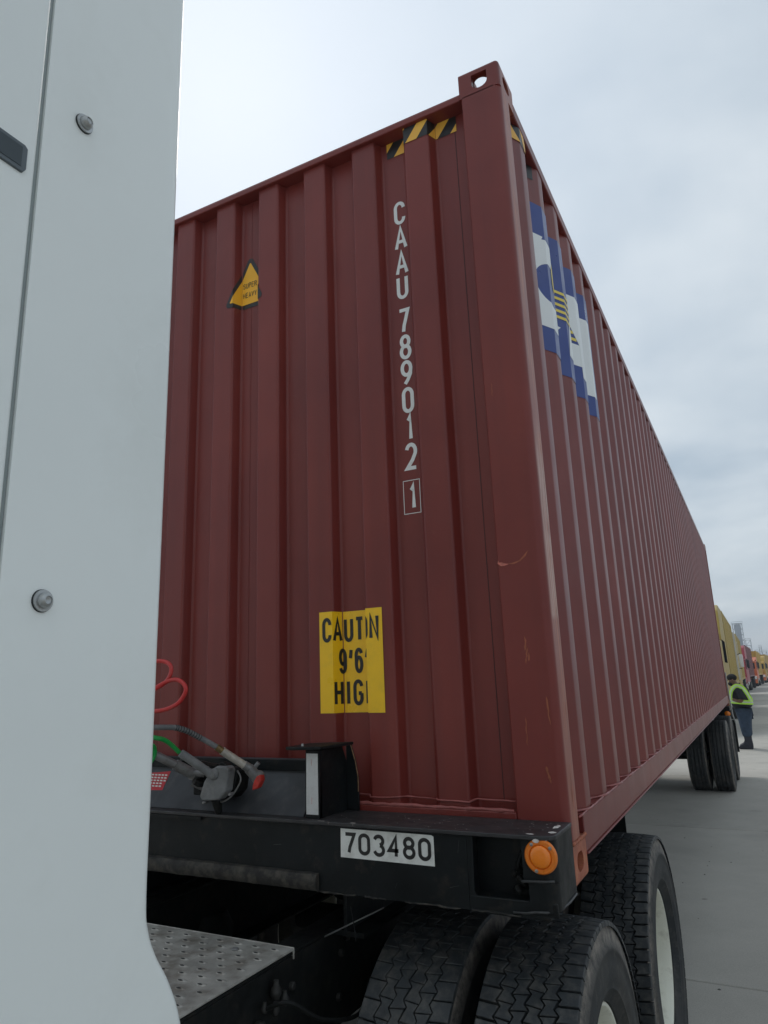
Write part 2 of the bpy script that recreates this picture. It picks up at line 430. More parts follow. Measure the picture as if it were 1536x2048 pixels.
class Decal:
    """flat shapes bent onto a corrugated or flat surface: breaks = [(s, a, b)], the surface in plan"""
    def __init__(s, breaks, kind): s.br = breaks; s.kind = kind
    def mp(s, u, v, off):
        B = s.br; i = 0
        while i < len(B)-2 and u > B[i+1][0]+1e-7: i += 1
        s0, a0, b0 = B[i]; s1, a1, b1 = B[i+1]; t = (u-s0)/(s1-s0)
        a = a0+(a1-a0)*t; b = b0+(b1-b0)*t
        if s.kind == 'front': return (a, b-off, v)       # a = x, b = y ; outward is -y
        return (b+off, a, v)                              # a = y, b = x ; outward is +x
    def build(s, name, polys, off, m, parent):
        me = bpy.data.meshes.new(name); bm = bmesh.new()
        byl = {}
        for poly, lay in polys:
            vs = [bm.verts.new((p[0], p[1], off+lay*.00025)) for p in poly]
            try: bm.faces.new(vs)
            except ValueError: pass
        lo = min(v.co.x for v in bm.verts); hi = max(v.co.x for v in bm.verts)
        for (u, _, _) in s.br:
            if lo+1e-5 < u < hi-1e-5:
                bmesh.ops.bisect_plane(bm, geom=bm.verts[:]+bm.edges[:]+bm.faces[:], plane_co=(u, 0, 0), plane_no=(1, 0, 0), dist=1e-6)
        for v in bm.verts: v.co = s.mp(v.co.x, v.co.y, v.co.z)
        bm.to_mesh(me); bm.free(); me.materials.append(m)
        o = bpy.data.objects.new(name, me); C.objects.link(o); o.parent = parent
        return o
def rect(x0, x1, y0, y1): return [(x0, y0), (x1, y0), (x1, y1), (x0, y1)]

# ================================================================== SETTING
def slab_mesh():
    g = .0085; a, b = 3.66, 4.57
    m = MB().box(g, a-g, g, b-g, -.12, 0)
    return m
gb = MB().box(-3000, 3000, -600, 5000, -.6, -.024); gnd = gb.build('ground', GROUND); tag(gnd, kind='structure')
jf = MB().box(-25, 32, -16, 121, -.02, -.012); jfo = jf.build('joint_filler', JOINT, gnd)
proto = None
yard = empty('concrete_yard', (0, 0, 0)); tag(yard, kind='structure')
sm = slab_mesh().build('concrete_slab', SLAB, yard, bevel=.006, seg=1)
first = True
for ix in range(-4, 6):
    for iy in range(-4, 25):
        o = sm if first else sm.copy()
        if not first: C.objects.link(o)
        first = False
        o.location = (-2.0+ix*3.66+.0, 2.80+iy*4.57, random.uniform(-.002, .001))
# a few pebbles and dark spots of debris by the wheels
pb = MB()
for i in range(260):
    x = random.uniform(-1, 4.5); y = random.uniform(.5, 18); r = random.uniform(.003, .011)
    n = 5; a0 = random.random()*6
    vs = [(x+r*random.uniform(.7, 1.2)*math.cos(a0+k*2*PI/n), y+r*random.uniform(.7, 1.2)*math.sin(a0+k*2*PI/n), .0005) for k in range(n)]+[(x, y, r*.7)]
    pb.add(vs, [(k, (k+1) % n, n) for k in range(n)])
tag(pb.build('gravel', mat('grit', (.10, .095, .085), .9, vary=.5, vscale=30)), 'sparse grit and small stones scattered on the concrete', 'gravel', kind='stuff')

# ================================================================== CONTAINER
B = 1.17; X1 = 0.0; X0 = -2.438; LEN = 12.192; TOP = B+2.896
cont = empty('shipping_container', (-1.219, 6.096, B)); tag(cont, 'maroon corrugated forty foot shipping container with white number CAAU 789012 1, on the black chassis', 'shipping container')
def pc(o):   # keep world coordinates under the container's origin
    o.parent = cont; o.location = Vector(o.location)-cont.location; return o
class Kid:
    pass
def kid(mb, name, m, root=cont, **k):
    o = mb.build(name, m, None, **k); o.parent = root; o.location = Vector(o.location)-root.location; return o
def shift(o, root=cont):
    o.parent = root; o.location = Vector(o.location)-root.location; return o
# --- front wall profile
YR, YF = .022, .067
front = [(-2.27, YF)]
ridges = [(-2.0695+.2435*k) for k in range(8)]
for c in ridges: front += [(c-.0525-.018, YF), (c-.0525, YR), (c+.0525, YR), (c+.0525+.018, YF)]
front += [(-.168, YF)]
def dev(prof):
    s_ = 0; out = [(0, *prof[0])]
    for i in range(1, len(prof)):
        s_ += math.dist(prof[i], prof[i-1]); out.append((s_, *prof[i]))
    return out
FD = dev(front)
def s_at(x):
    for i in range(len(FD)-1):
        if FD[i][1] <= x <= FD[i+1][1]:
            t = (x-FD[i][1])/(FD[i+1][1]-FD[i][1]); return FD[i][0]+t*(FD[i+1][0]-FD[i][0])
def sheet(prof, z0, z1, swap=False, nz=6):
    m = MB(); n = len(prof); v = []
    for k in range(nz+1):
        z = z0+(z1-z0)*k/nz
        for a, b in prof: v.append((b, a, z) if swap else (a, b, z))
    f = [(k*n+i, k*n+i+1, (k+1)*n+i+1, (k+1)*n+i) for k in range(nz) for i in range(n-1)]
    return m.add(v, f)
fw_ = sheet(front, 1.34, 3.955)
o = kid(fw_, 'front_wall', MAR, bevel=.007, seg=3, angle=20)
# --- side wall profile (y, x)
pit = .2811; fl = .073; slp = .069; fo = pit-fl-2*slp
XS, XF = -.004, -.040
def side_profile(off):
    pr = [(.100, XF)]
    k = 0
    while True:
        y = off+pit*k
        if y+fl+slp > LEN-.13: break
        pr += [(y-slp, XF), (y, XS), (y+fl, XS), (y+fl+slp, XF)]; k += 1
    pr.append((LEN-.10, XF)); return pr
side = side_profile(.252)
o = kid(sheet(side, 1.345, 3.955, swap=True, nz=5), 'side_wall', MAR, bevel=.006, seg=2, angle=12)
o['label'] = 'long corrugated wall facing the road, with the blue and white logo'
sideL = [(y, X0-x) for y, x in side]
kid(sheet(sideL, 1.345, 3.955, swap=True, nz=1), 'side_wall', MAR)
# rear wall (doors), roof, floor
dr = MB()
for s_ in (0, 1):
    x0 = -2.33+s_*1.115; dr.box(x0, x0+1.10, LEN-.07, LEN-.03, 1.30, 3.93)
    for k in range(4): dr.box(x0+.12, x0+.98, LEN-.03, LEN-.012, 1.45+.63*k, 1.85+.63*k)
kid(dr, 'door', MAR, bevel=.006)
lk = MB()
for x in (-2.05, -1.55, -.90, -.38): lk.tube([(x, LEN+.02, 1.25), (x, LEN+.02, 4.0)], .017, 8)
kid(lk, 'locking_bar', STEEL, smooth=True)
rf = []
y = .16
while y < LEN-.3:
    rf += [(y, 4.028), (y+.06, 4.045), (y+.13, 4.045), (y+.19, 4.028)]; y += .209
rm = MB(); n = len(rf)
rm.add([(x, a, b) for x in (-2.36, -.08) for a, b in rf], [(i, i+1, n+i+1, n+i) for i in range(n-1)])
kid(rm, 'roof', MAR)
kid(MB().box(-2.38, -.06, .1, LEN-.1, 1.27, 1.33), 'floor', GRIMY)
# rails, header, sill
kid(MB().box(-.062, -.0, .178, LEN-.178, 3.945, 4.005), 'top_side_rail', MAR, bevel=.006)
kid(MB().box(X0, X0+.062, .178, LEN-.178, 3.945, 4.005), 'top_side_rail', MAR, bevel=.006)
kid(MB().box(-2.276, -.162, .004, .070, 3.948, 3.974).box(-2.276, -.162, .05, .16, 3.9742, 4.025), 'front_header', MAR, bevel=.004)
kid(MB().box(-2.276, -.162, LEN-.11, LEN, 3.93, 4.04), 'rear_header', MAR, bevel=.004)
for xa in (-.048, X0):
    m = MB().box(xa, xa+.048, .178, LEN-.178, 1.235, 1.342).box(xa-(0 if xa > -1 else 0), xa+.055 if xa > -1 else xa+.048, .18, LEN-.18, 1.229, 1.2348)
    kid(m, 'bottom_side_rail', MAR, bevel=.003)
kid(MB().box(-2.276, -.157, .006, .075, 1.20, 1.368), 'front_sill', MAR, bevel=.004)
# weld beads / sealer
def bead(path, r, jit, name, m=SEAL, n=6, step=.02):
    pts = []; P_ = [Vector(p) for p in path]
    for i in range(len(P_)-1):
        L_ = (P_[i+1]-P_[i]).length; k = max(2, int(L_/step))
        for j in range(k): pts.append(P_[i].lerp(P_[i+1], j/k)+Vector([random.uniform(-jit, jit) for _ in range(3)]))
    pts.append(P_[-1])
    return kid(MB().tube(pts, [r*random.uniform(.75, 1.3) for _ in pts], n), name, m, smooth='all')
bead([(-2.2, .012, 1.371), (-.165, .012, 1.371)], .0065, .0012, 'weld_bead')
bead([(x, y-.004, 1.392+random.uniform(-.004, .003)) for x, y in [(a, b*.7+.006) for a, b in front if a > -1.6]], .003, .001, 'weld_bead', step=.03)
sb = [(x+.004, y, 1.346) for y, x in side if y < 9]
bead(sb, .0045, .0015, 'weld_bead', step=.03)
bead([(-.002, .13, 1.3435), (-.002, 11.9, 1.3435)], .003, .001, 'weld_bead', m=SEAL, step=.05)
bead([(-1.2175, YF-.0004, 1.40), (-1.2175, YF-.0004, 3.94)], .0011, .0003, 'weld_seam', m=MAR, step=.06)
# corner posts with rounded outer edge
def post(sx, y0, d):
    """sx: outer x, direction inward sign"""
    inn = -1 if sx > -1 else 1; r = .026; yy = 1 if d > 0 else -1
    out = [(sx+inn*.157, y0+yy*.046), (sx+inn*.155, y0+yy*.004), (sx+inn*.151, y0)]
    for k in range(9):
        a = PI/2*k/8
        out.append((sx+inn*(r-r*math.sin(a)), y0+yy*(r-r*math.cos(a))))
    out += [(sx, y0+yy*.108), (sx+inn*.006, y0+yy*.112), (sx+inn*.05, y0+yy*.112), (sx+inn*.05, y0+yy*.075), (sx+inn*.157, y0+yy*.075)]
    return out
for sx, y0, d in ((0, 0, 1), (X0, 0, 1), (0, LEN, -1), (X0, LEN, -1)):
    o = kid(MB().prism(post(sx, y0, d), 2, B+.112, TOP-.114), 'corner_post', POST if y0 == 0 else MAR, smooth=True)
    if sx == 0 and y0 == 0: o['label'] = 'near corner post with rust scrapes down its side'
# thin dark strip along the sheet seam beside the near post
kid(MB().box(-.2135, -.2120, .0655, .0668, 1.39, 3.94), 'seam', GASK)
# corner castings
def casting_mesh():
    bm = bmesh.new()
    def cube(x0, x1, y0, y1, z0, z1):
        r = bmesh.ops.create_cube(bm, size=1); 
        for v in r['verts']: v.co = ((x0+x1)/2+v.co.x*(x1-x0), (y0+y1)/2+v.co.y*(y1-y0), (z0+z1)/2+v.co.z*(z1-z0))
        return r['verts']
    vs = cube(0, .162, 0, .178, 0, .118)
    ed = [e for e in bm.edges if sum((v.co.x > .16) + (v.co.y < .01) + (v.co.z > .11) for v in e.verts) >= 4]
    bmesh.ops.bevel(bm, geom=ed, offset=.016, segments=4, profile=.5, affect='EDGES')
    me = bpy.data.meshes.new('corner_casting'); bm.to_mesh(me); bm.free()
    a = bpy.data.objects.new('tmp_a', me); C.objects.link(a)
    cut = MB(); cut.box(.026, .138, .026, .152, .024, .090)
    def stad(w, h, n=10):
        r = w/2
        return [(r*math.cos(PI*k/n), h/2-r+r*math.sin(PI*k/n)) for k in range(n+1)]+[(-r*math.cos(PI*k/n), -(h/2-r)-r*math.sin(PI*k/n)) for k in range(n+1)]
    cuts = [cut]
    # front hole (through y=0 face): wide, arched
    fr = [(.052, .088), (.052, .050)]+[(.083+.031*math.cos(PI+PI*k/8), .044+.024*math.sin(PI+PI*k/8)) for k in range(9)]+[(.114, .088)]
    fr = [(x, z) for x, z in fr]
    cuts.append(MB().prism(fr, 1, -.02, .08))
    st = [(.089+p[1]*1.0, .059+p[0]*1.0) for p in stad(.052, .080)]
    cuts.append(MB().prism(st, 0, .10, .19))
    tp = [(.078+p[0], .086+p[1]) for p in stad(.064, .115)]
    cuts.append(MB().prism(tp, 2, .05, .14))
    obs = []
    for c in cuts:
        ob = c.build('tmp_cut', MAR); obs.append(ob)
        md = a.modifiers.new('b', 'BOOLEAN'); md.operation = 'DIFFERENCE'; md.object = ob; md.solver = 'EXACT'
    bpy.context.view_layer.update()
    dg = bpy.context.evaluated_depsgraph_get()
    me2 = bpy.data.meshes.new_from_object(a.evaluated_get(dg)); me2.name = 'corner_casting'
    for ob in obs+[a]: bpy.data.objects.remove(ob)
    me2.materials.clear(); me2.materials.append(POST)
    return me2
cm = casting_mesh()
def cast(x, y, z, sx, sy, sz):
    o = bpy.data.objects.new('corner_casting', cm); C.objects.link(o)
    o.scale = (sx, sy, sz); o.location = (x, y, z); shift(o); return o
# outer corner (x=.162 side of mesh is the outside, y=0 the end face, z=.118 the top)
for ex, sx in ((-.162, 1), (X0+.162, -1)):
    for ey, sy in ((0, 1), (LEN, -1)):
        cast(ex, ey, TOP-.118, sx, sy, 1); o = cast(ex, ey, B+.118, sx, sy, -1)
        if ey == 0: o.material_slots[0].link = 'OBJECT'; o.material_slots[0].material = CASTM
# inner dark lining keeps the cavity reading as deep steel
# --- number
FLAT = Decal([(-3, -3, YF), (3, 3, YF)], 'front')
rows = [('C', 3.550, 3.655, -.471), ('A', 3.434, 3.540, -.471), ('A', 3.321, 3.428, -.472), ('U', 3.216, 3.318, -.474), ('7', 3.068, 3.174, -.474),
        ('8', 2.958, 3.062, -.474), ('9', 2.850, 2.954, -.474), ('0', 2.739, 2.843, -.474), ('1', 2.629, 2.734, -.472), ('2', 2.515, 2.620, -.472), ('1', 2.365, 2.462, -.473)]
for ch, z0, z1, xc in rows:
    w = .050 if ch != '1' else .036
    if ch == 'A': w = .056
    FLAT.build('letter' if ch.isalpha() else 'digit', text_polys(ch, xc-w/2, z0, z1-z0, w, .0145, 0), .0015, WHITE, None)
    shift(bpy.context.scene.objects[-1] if False else C.objects[-1])
fr = [(rect(-.511, -.443, 2.350, 2.3525), 0), (rect(-.511, -.443, 2.4745, 2.477), 0), (rect(-.511, -.5085, 2.3527, 2.4743), 0), (rect(-.4455, -.443, 2.3527, 2.4743), 0)]
shift(FLAT.build('check_digit_box', fr, .0015, WHITE, None))
# --- stickers bent on the corrugation
FDEC = Decal(FD, 'front')
s0 = s_at(-.855); s1 = s_at(-.595); zt, zb = 2.019, 1.661
stk = FDEC.build('caution_sticker', [(rect(s0, s1, zb, zt), 0)], .0018, YEL, None); shift(stk)
def stext(s_, x, y, h, w, t, gap, **k): 
    o = FDEC.build('sticker_text', text_polys(s_, x, y, h, w, t, gap, style=1, **k), .0030, BLK, None); o.parent = stk; return o
WI = {'I': .42, "'": .55, '"': .95, 'A': 1.12, 'N': 1.0}
def twid(s_, w, gap, widths): return sum(w*widths.get(c, 1)+gap for c in s_)-gap
wd = s1-s0
for s_, yb, h, w, gap in (('CAUTION', 1.908, .089, .0395, .0062), ("9'6\"", 1.796, .090, .0350, .0065), ('HIGH', 1.685, .090, .0410, .0115)):
    tw = twid(s_, w, gap, WI); x = s0+(wd-tw)/2
    if s_ == "9'6\"": x = s_at(-.789)
    if s_ == 'HIGH': x = s_at(-.800)+.006
    stext(s_, x, yb, h, w, .0132, gap, widths=WI)
# triangle
ca = s_at(-1.224); ca2 = ca
lft = s_at(-1.321)
hw = ca2-lft
def rtri(cx_, base, apex, hw_, r, n=5):
    P_ = [Vector((cx_-hw_, base)), Vector((cx_+hw_, base)), Vector((cx_, apex))]; out = []
    cen = (P_[0]+P_[1]+P_[2])/3
    for i in range(3):
        p = P_[i]; a = (P_[i-1]-p).normalized(); b = (P_[(i+1) % 3]-p).normalized()
        ang = a.angle(b); d = r/math.tan(ang/2); c = p+(a+b).normalized()*(r/math.sin(ang/2))
        s_ = p+a*d-c; e = p+b*d-c; a0 = math.atan2(s_.y, s_.x); a1 = math.atan2(e.y, e.x)
        while a1 < a0: a1 += 2*PI
        if a1-a0 > PI: a1 -= 2*PI
        out += [tuple(c+Vector((math.cos(a0+(a1-a0)*k/n), math.sin(a0+(a1-a0)*k/n)))*r) for k in range(n+1)]
    return out
tri = FDEC.build('warning_triangle', [(rtri(ca, 3.405, 3.672, hw+.012, .016), 0)], .0016, BLK, None); shift(tri)
o = FDEC.build('triangle_face', [(rtri(ca, 3.425, 3.634, hw-.017, .004), 0)], .0026, YTRI, None); o.parent = tri
o = FDEC.build('sticker_text', text_polys('SUPER', s_at(-1.262), 3.505, .026, .0125, .0028, .0032, style=1), .0036, BLK, None); o.parent = tri
o = FDEC.build('sticker_text', text_polys('HEAVY', s_at(-1.262), 3.458, .026, .0125, .0028, .0032, style=1), .0036, BLK, None); o.parent = tri
# hazard stripes under the header, front
def hazard(dec, u0, u1, z0, z1, name, root_off, flip=1, w=.052):
    b_ = dec.build(name, [(rect(u0, u1, z0, z1), 0)], .0016, BLK, None); shift(b_)
    H = z1-z0; ps = []; u = u0-H
    k = 0
    while u < u1:
        p = [(u, z0), (u+w*.95, z0), (u+w*.95+H*.75*flip, z1), (u+H*.75*flip, z1)]
        # clip to rectangle in u
        def clip(poly, c, keep_gt):
            out = []
            for i in range(len(poly)):
                a = poly[i]; b = poly[(i+1) % len(poly)]
                ia = (a[0] >= c) if keep_gt else (a[0] <= c); ib = (b[0] >= c) if keep_gt else (b[0] <= c)
                if ia: out.append(a)
                if ia != ib:
                    t = (c-a[0])/(b[0]-a[0]); out.append((c, a[1]+t*(b[1]-a[1])))
            return out
        q = clip(p, u0, True)
        q = clip(q, u1, False) if len(q) > 2 else q
        if len(q) > 2: ps.append((q, 0))
        u += w*2; k += 1
    o = dec.build('stripe', ps, .0026, YORANGE, None); o.parent = b_
    return b_
hazard(FDEC, s_at(-.515), s_at(-.205), 3.875, 3.947, 'hazard_tape', 0)
SD = [(y, y, x) for y, x in side]
SDEC = Decal(SD, 'side')
hazard(SDEC, .17, .50, 3.875, 3.944, 'hazard_tape', 0, flip=-1)
# --- side logo
logo = SDEC.build('logo_panel', [(rect(.40, 1.462, 3.055, 3.755), 0)], .0016, LOGOBLUE, None); shift(logo)
logo['label'] = 'blue logo panel with large white letters CAI and yellow stripes'
lp = []
# C: thick ring open to the right
cxc, cyc, ro, ri = .575, 3.380, (.200, .215), (.120, .098)
for k in range(26):
    a0 = math.radians(46+(314-46)*k/26); a1 = math.radians(46+(314-46)*(k+1)/26)
    f_ = lambda a, r: (cxc+r[0]*math.cos(a), cyc+r[1]*math.sin(a))
    lp.append(([f_(a0, ri), f_(a0, ro), f_(a1, ro), f_(a1, ri)], 0))
lp.append(([(.401, 3.40), (.44, 3.40), (.50, 3.56), (.52, 3.600), (.401, 3.600)], 1)); lp.append(([(.401, 3.165), (.56, 3.165), (.52, 3.20), (.44, 3.36), (.401, 3.36)], 1))
lp.append(([(.70, 3.50), (.765, 3.468), (.70, 3.44)], 2)); lp.append(([(.60, 3.185), (.66, 3.19), (.775, 3.29), (.70, 3.30), (.60, 3.26)], 2))
# A with a triangular opening
lp += [([(.815, 3.165), (.925, 3.165), (1.0, 3.50), (1.03, 3.60), (.955, 3.60)], 1), ([(1.0, 3.50), (1.092, 3.335), (1.098, 3.165), (1.215, 3.165), (1.205, 3.60), (1.03, 3.60)], 2), (rect(.90, 1.10, 3.22, 3.335), 0)]
# I
lp.append((rect(1.255, 1.425, 3.165, 3.605), 0))
for a, b in [((.975, 3.40), (1.06, 3.335))]: pass
o = SDEC.build('logo_letters', lp, .0024, LOGOW, None); o.parent = logo
yp = [([(.585, 3.47), (.62, 3.535), (.625, 3.41), (.60, 3.36), (.585, 3.40)], 0)]
for k in range(5): yp.append((rect(.70, .90, 3.335+.032*k, 3.349+.032*k), 0))
for k in range(3): yp.append((rect(1.0, 1.075-.018*(2-k), 3.350+.036*(2-k), 3.366+.036*(2-k)), 1))
for nm_, q_ in (('logo_crescent', yp[:1]), ('logo_stripes', yp[1:6]), ('logo_stripes', yp[6:])):
    o = SDEC.build(nm_, q_, .0034, LOGOYEL, None); o.parent = logo; o['kind'] = 'stuff' if nm_ == 'logo_stripes' else ''
    if nm_ != 'logo_stripes': del o['kind']
# --- scratches on the near post
def scratch(pts, w, m, name='scratch', side_=False):
    mb = MB(); v = []; f = []
    n = len(pts)
    for i, (x, z) in enumerate(pts):
        ww = w*(1 if 0 < i < n-1 else .15)*random.uniform(.5, 1.3)
        d = Vector(pts[min(i+1, n-1)])-Vector(pts[max(i-1, 0)]); d.normalize(); q = Vector((-d.y, d.x))*ww/2
        for s_ in (-1, 1):
            if side_: v.append((.0008, x+s_*q.x, z+s_*q.y))
            else: v.append((x+s_*q.x, -.0008, z+s_*q.y))
    f = [(2*i, 2*i+1, 2*i+3, 2*i+2) for i in range(n-1)]
    return kid(mb.add(v, f), name, m)
def wig(a, b, n=8, j=.0015):
    return [(a[0]+(b[0]-a[0])*k/n+random.uniform(-j, j), a[1]+(b[1]-a[1])*k/n) for k in range(n+1)]
scratch([(-.150, 2.132), (-.152, 2.124), (-.142, 2.119), (-.130, 2.117), (-.118, 2.117)], .010, SCRATCH)
scratch([(-.120, 2.1175), (-.100, 2.118), (-.080, 2.124), (-.062, 2.139), (-.050, 2.155)], .005, RUST)
for a, b, w in (((-.084, 1.885), (-.086, 1.842), .006), ((-.080, 1.850), (-.088, 1.800), .004), ((-.103, 1.642), (-.105, 1.560), .0035), ((-.034, 1.702), (-.030, 1.62), .005),
                ((-.053, 1.502), (-.046, 1.462), .007), ((-.046, 1.47), (-.043, 1.455), .004), ((-.076, 1.835), (-.078, 1.810), .005), ((-.125, 2.75), (-.127, 2.70), .002)):
    scratch(wig(a, b), w, RUST)
for i in range(16):
    z = random.uniform(1.4, 2.6); y = random.uniform(.036, .10)
    scratch(wig((y, z), (y+random.uniform(-.003, .003), z-random.uniform(.03, .16))), random.uniform(.001, .0035), random.choice((RUST, SCRATCH)), side_=True)
o = scratch([(-.030+0*k, 0) for k in range(2)], .001, RUST) if False else None
bead([(.0015, .004, 1.288), (.0015, .09, 1.287), (.0015, .172, 1.289)], .005, .002, 'weld_bead', m=RUST, step=.008)

# ================================================================== CHASSIS (semi-trailer)
ch = empty('container_chassis', (-1.219, 6, 0)); tag(ch, 'black steel container chassis numbered 703480, carrying the maroon container', 'trailer')
def ck(mb, name, m, **k): return kid(mb, name, m, root=ch, **k)
XR = .006; XL = -2.444
top = MB().prism([(XL, -.212), (-.03, -.212), (-.006, -.205), (XR, -.185), (XR, -.002), (XL, -.002)], 2, 1.340, 1.351)
ck(top, 'ledge_plate', CHASTOP, bevel=.002)
ck(MB().box(XL+.27, -.243, -.200, -.190, 1.150, 1.3398), 'bolster_web', CHAS, bevel=.002)
ck(MB().box(XL+.27, -.243, -.1898, -.06, 1.150, 1.162), 'bolster_flange', CHAS)
WELDD = mat('painted_weld', (.035, .036, .037), .5, vary=.5, vscale=60)
# recessed pocket on the right: back wall, slanted floor
ck(MB().box(-.2380, XR-.013, -.130, -.122, 1.165, 1.3395), 'pocket_back', CHAS)
ck(MB().prism([(-.200, 1.155), (-.06, 1.215), (-.06, 1.205), (-.20, 1.145)], 0, -.2428, -.02), 'pocket_floor', CHAS, bevel=.002)
ck(MB().prism([(-.243, 1.153), (-.0005, 1.153), (-.0005, 1.188), (-.243, 1.188)], 1, -.200, -.192), 'pocket_lip', CHAS, bevel=.003)
ck(MB().prism([(-.243, 1.3398), (-.243, 1.152), (-.2, 1.152), (-.228, 1.20), (-.224, 1.3398)], 1, -.199, -.194), 'pocket_jamb', CHAS, bevel=.002)
ck(MB().box(-.2428, -.2385, -.1938, -.0602, 1.162, 1.3396), 'pocket_side', CHAS)
# lamp plate + side skin with a rounded corner
rr = .034; pf = [(-.086, -.201)]
for k in range(9):
    a = PI/2*k/8; pf.append((XR-.002-rr+rr*math.sin(a), -.201+rr-rr*math.cos(a)))
pf += [(XR-.002, -.004)]
inn = [(XR-.012, -.004), (XR-.012, -.155), (-.03, -.191), (-.086, -.191)]
ck(MB().prism(pf+inn, 2, 1.235, 1.3396), 'lamp_bracket', CHAS, smooth=True)
pf2 = [(-.072, -.204)]
for k in range(9):
    a = PI/2*k/8; pf2.append((XR-rr-.002+rr*math.sin(a), -.204+rr-rr*math.cos(a)))
pf2 += [(XR-.002, -.004)]
ck(MB().prism(pf2+[(XR-.014, -.004), (XR-.014, -.155), (-.03, -.190), (-.072, -.190)], 2, 1.166, 1.2348), 'corner_gusset', CHAS, smooth=True)
bk = MB().tube([(-.090, -.204, 1.236), (-.03, -.206, 1.240), (-.005, -.195, 1.240)], .004, 6)
ck(bk, 'weld_bead', WELDD, smooth='all')
bk = MB().tube([(-.12, -.203, 1.158), (-.085, -.205, 1.160), (-.060, -.206, 1.165), (-.028, -.205, 1.167), (XR-.006, -.17, 1.168), (XR, -.10, 1.168), (XR, -.02, 1.169)], .0035, 6)
ck(bk, 'weld_bead', WELDD, smooth='all')
# clutter inside the pocket
ck(MB().tube(spline([(-.11, -.10, 1.20), (-.10, -.13, 1.235), (-.115, -.15, 1.255), (-.105, -.14, 1.29), (-.09, -.18, 1.30)]), .007, 7), 'lamp_wire', GRIMY, smooth='all')
g = MB()
for i in range(9): 
    x, y, z, r = random.uniform(-.125, -.095), random.uniform(-.19, -.12), random.uniform(1.20, 1.245), random.uniform(.006, .013)
    g.lathe([(-r, .001), (-r*.6, r*.8), (0, r), (r*.6, r*.8), (r, .001)], (x, y, z), 7, axis=random.choice((0, 2)))
ck(g, 'caked_grease', GRIMY, smooth='all')
for (xa, xb) in ((-.735, -.60), (-.57, -.50), (-.44, -.27), (-.235, -.10)):
    n_ = 10; pth = [(xa+(xb-xa)*k/n_, -.2008-random.uniform(0, .001), 1.1505+random.uniform(-.001, .0025)) for k in range(n_+1)]
    ck(MB().tube(pth, [random.uniform(.0012, .0034) for _ in pth], 6), 'worn_edge', DUSTY, smooth='all')
for (x, z, l, a_) in ((-.47, 1.182, .016, 1.2), (-.30, 1.20, .03, .25), (-.90, 1.27, .03, .1), (-.27, 1.29, .035, 1.4), (-.17, 1.25, .05, 1.3)):
    y_ = -.2012 if x < -.243 else -.0612
    v_ = [(x, y_, z), (x+l*math.cos(a_), y_, z+l*math.sin(a_)), (x+l*math.cos(a_)+.0012, y_, z+l*math.sin(a_)+.0016), (x+.0014, y_, z+.0016)]
    ck(MB().add(v_, [(0, 1, 2, 3)]), 'scratch', WELDD)
# amber lamp
lc = (-.033, -.201, 1.300)
lamp = ck(MB().lathe([(-.0005, .001), (-.0005, .044), (-.006, .0435), (-.010, .040), (-.010, .031), (-.0065, .0285), (-.0065, .001)], lc, 40, axis=1), 'marker_lamp', AMBR, smooth=True)
lamp['label'] = 'round amber marker lamp at the bolster corner'
o = MB().lathe([(-.006, .0285), (-.011, .0275), (-.0145, .023), (-.016, .014), (-.0165, .003), (-.0165, .0001)], lc, 36, axis=1).build('lens', AMB, smooth='all'); o.parent = lamp
for a in (100, 15, 225):
    a = math.radians(a+25); x, z = lc[0]+.0365*math.cos(a), lc[2]+.0365*math.sin(a)
    o = MB().lathe([(-.009, .0045), (-.0125, .0045), (-.0130, .002), (-.0118, .0019), (-.0118, .0001)], (x, lc[1], z), 12, axis=1).build('screw', STEEL, smooth=True); o.parent = lamp
# fleet number plate
PLT = Decal([(-3, -3, -.2), (3, 3, -.2)], 'front')
num = PLT.build('number_plate', [([(-.650, 1.253), (-.341, 1.251), (-.341, 1.329), (-.348, 1.3325), (-.649, 1.3335)], 0)], .0012, LABELW, None); shift(num, ch)
num['label'] = 'white number label reading 703480'
tw = .0435
o = PLT.build('digits', text_polys('703480', -.637, 1.263, .061, .0405, .0102, .0088, style=1), .0020, BLK, None); o.parent = num
# left lower lip (rubbing bar) under the web
lip = MB()
pts = [(-2.17+.03*k) for k in range(49)]
v = []; f = []
prof = [(-.2005, 1.203), (-.214, 1.199), (-.220, 1.186), (-.219, 1.166), (-.210, 1.154), (-.19, 1.150), (-.19, 1.2)]
for x in pts:
    j = random.uniform(-.0015, .0015)
    for a, b in prof: v.append((x, a+j, b+j*.5))
n = len(prof)
for i in range(len(pts)-1):
    for k in range(n): f.append((i*n+k, i*n+(k+1) % n, (i+1)*n+(k+1) % n, (i+1)*n+k))
f += [tuple(range(n)), tuple(range((len(pts)-1)*n, len(pts)*n))]
ck(lip.add(v, f), 'rubbing_lip', DUSTY, smooth=True)
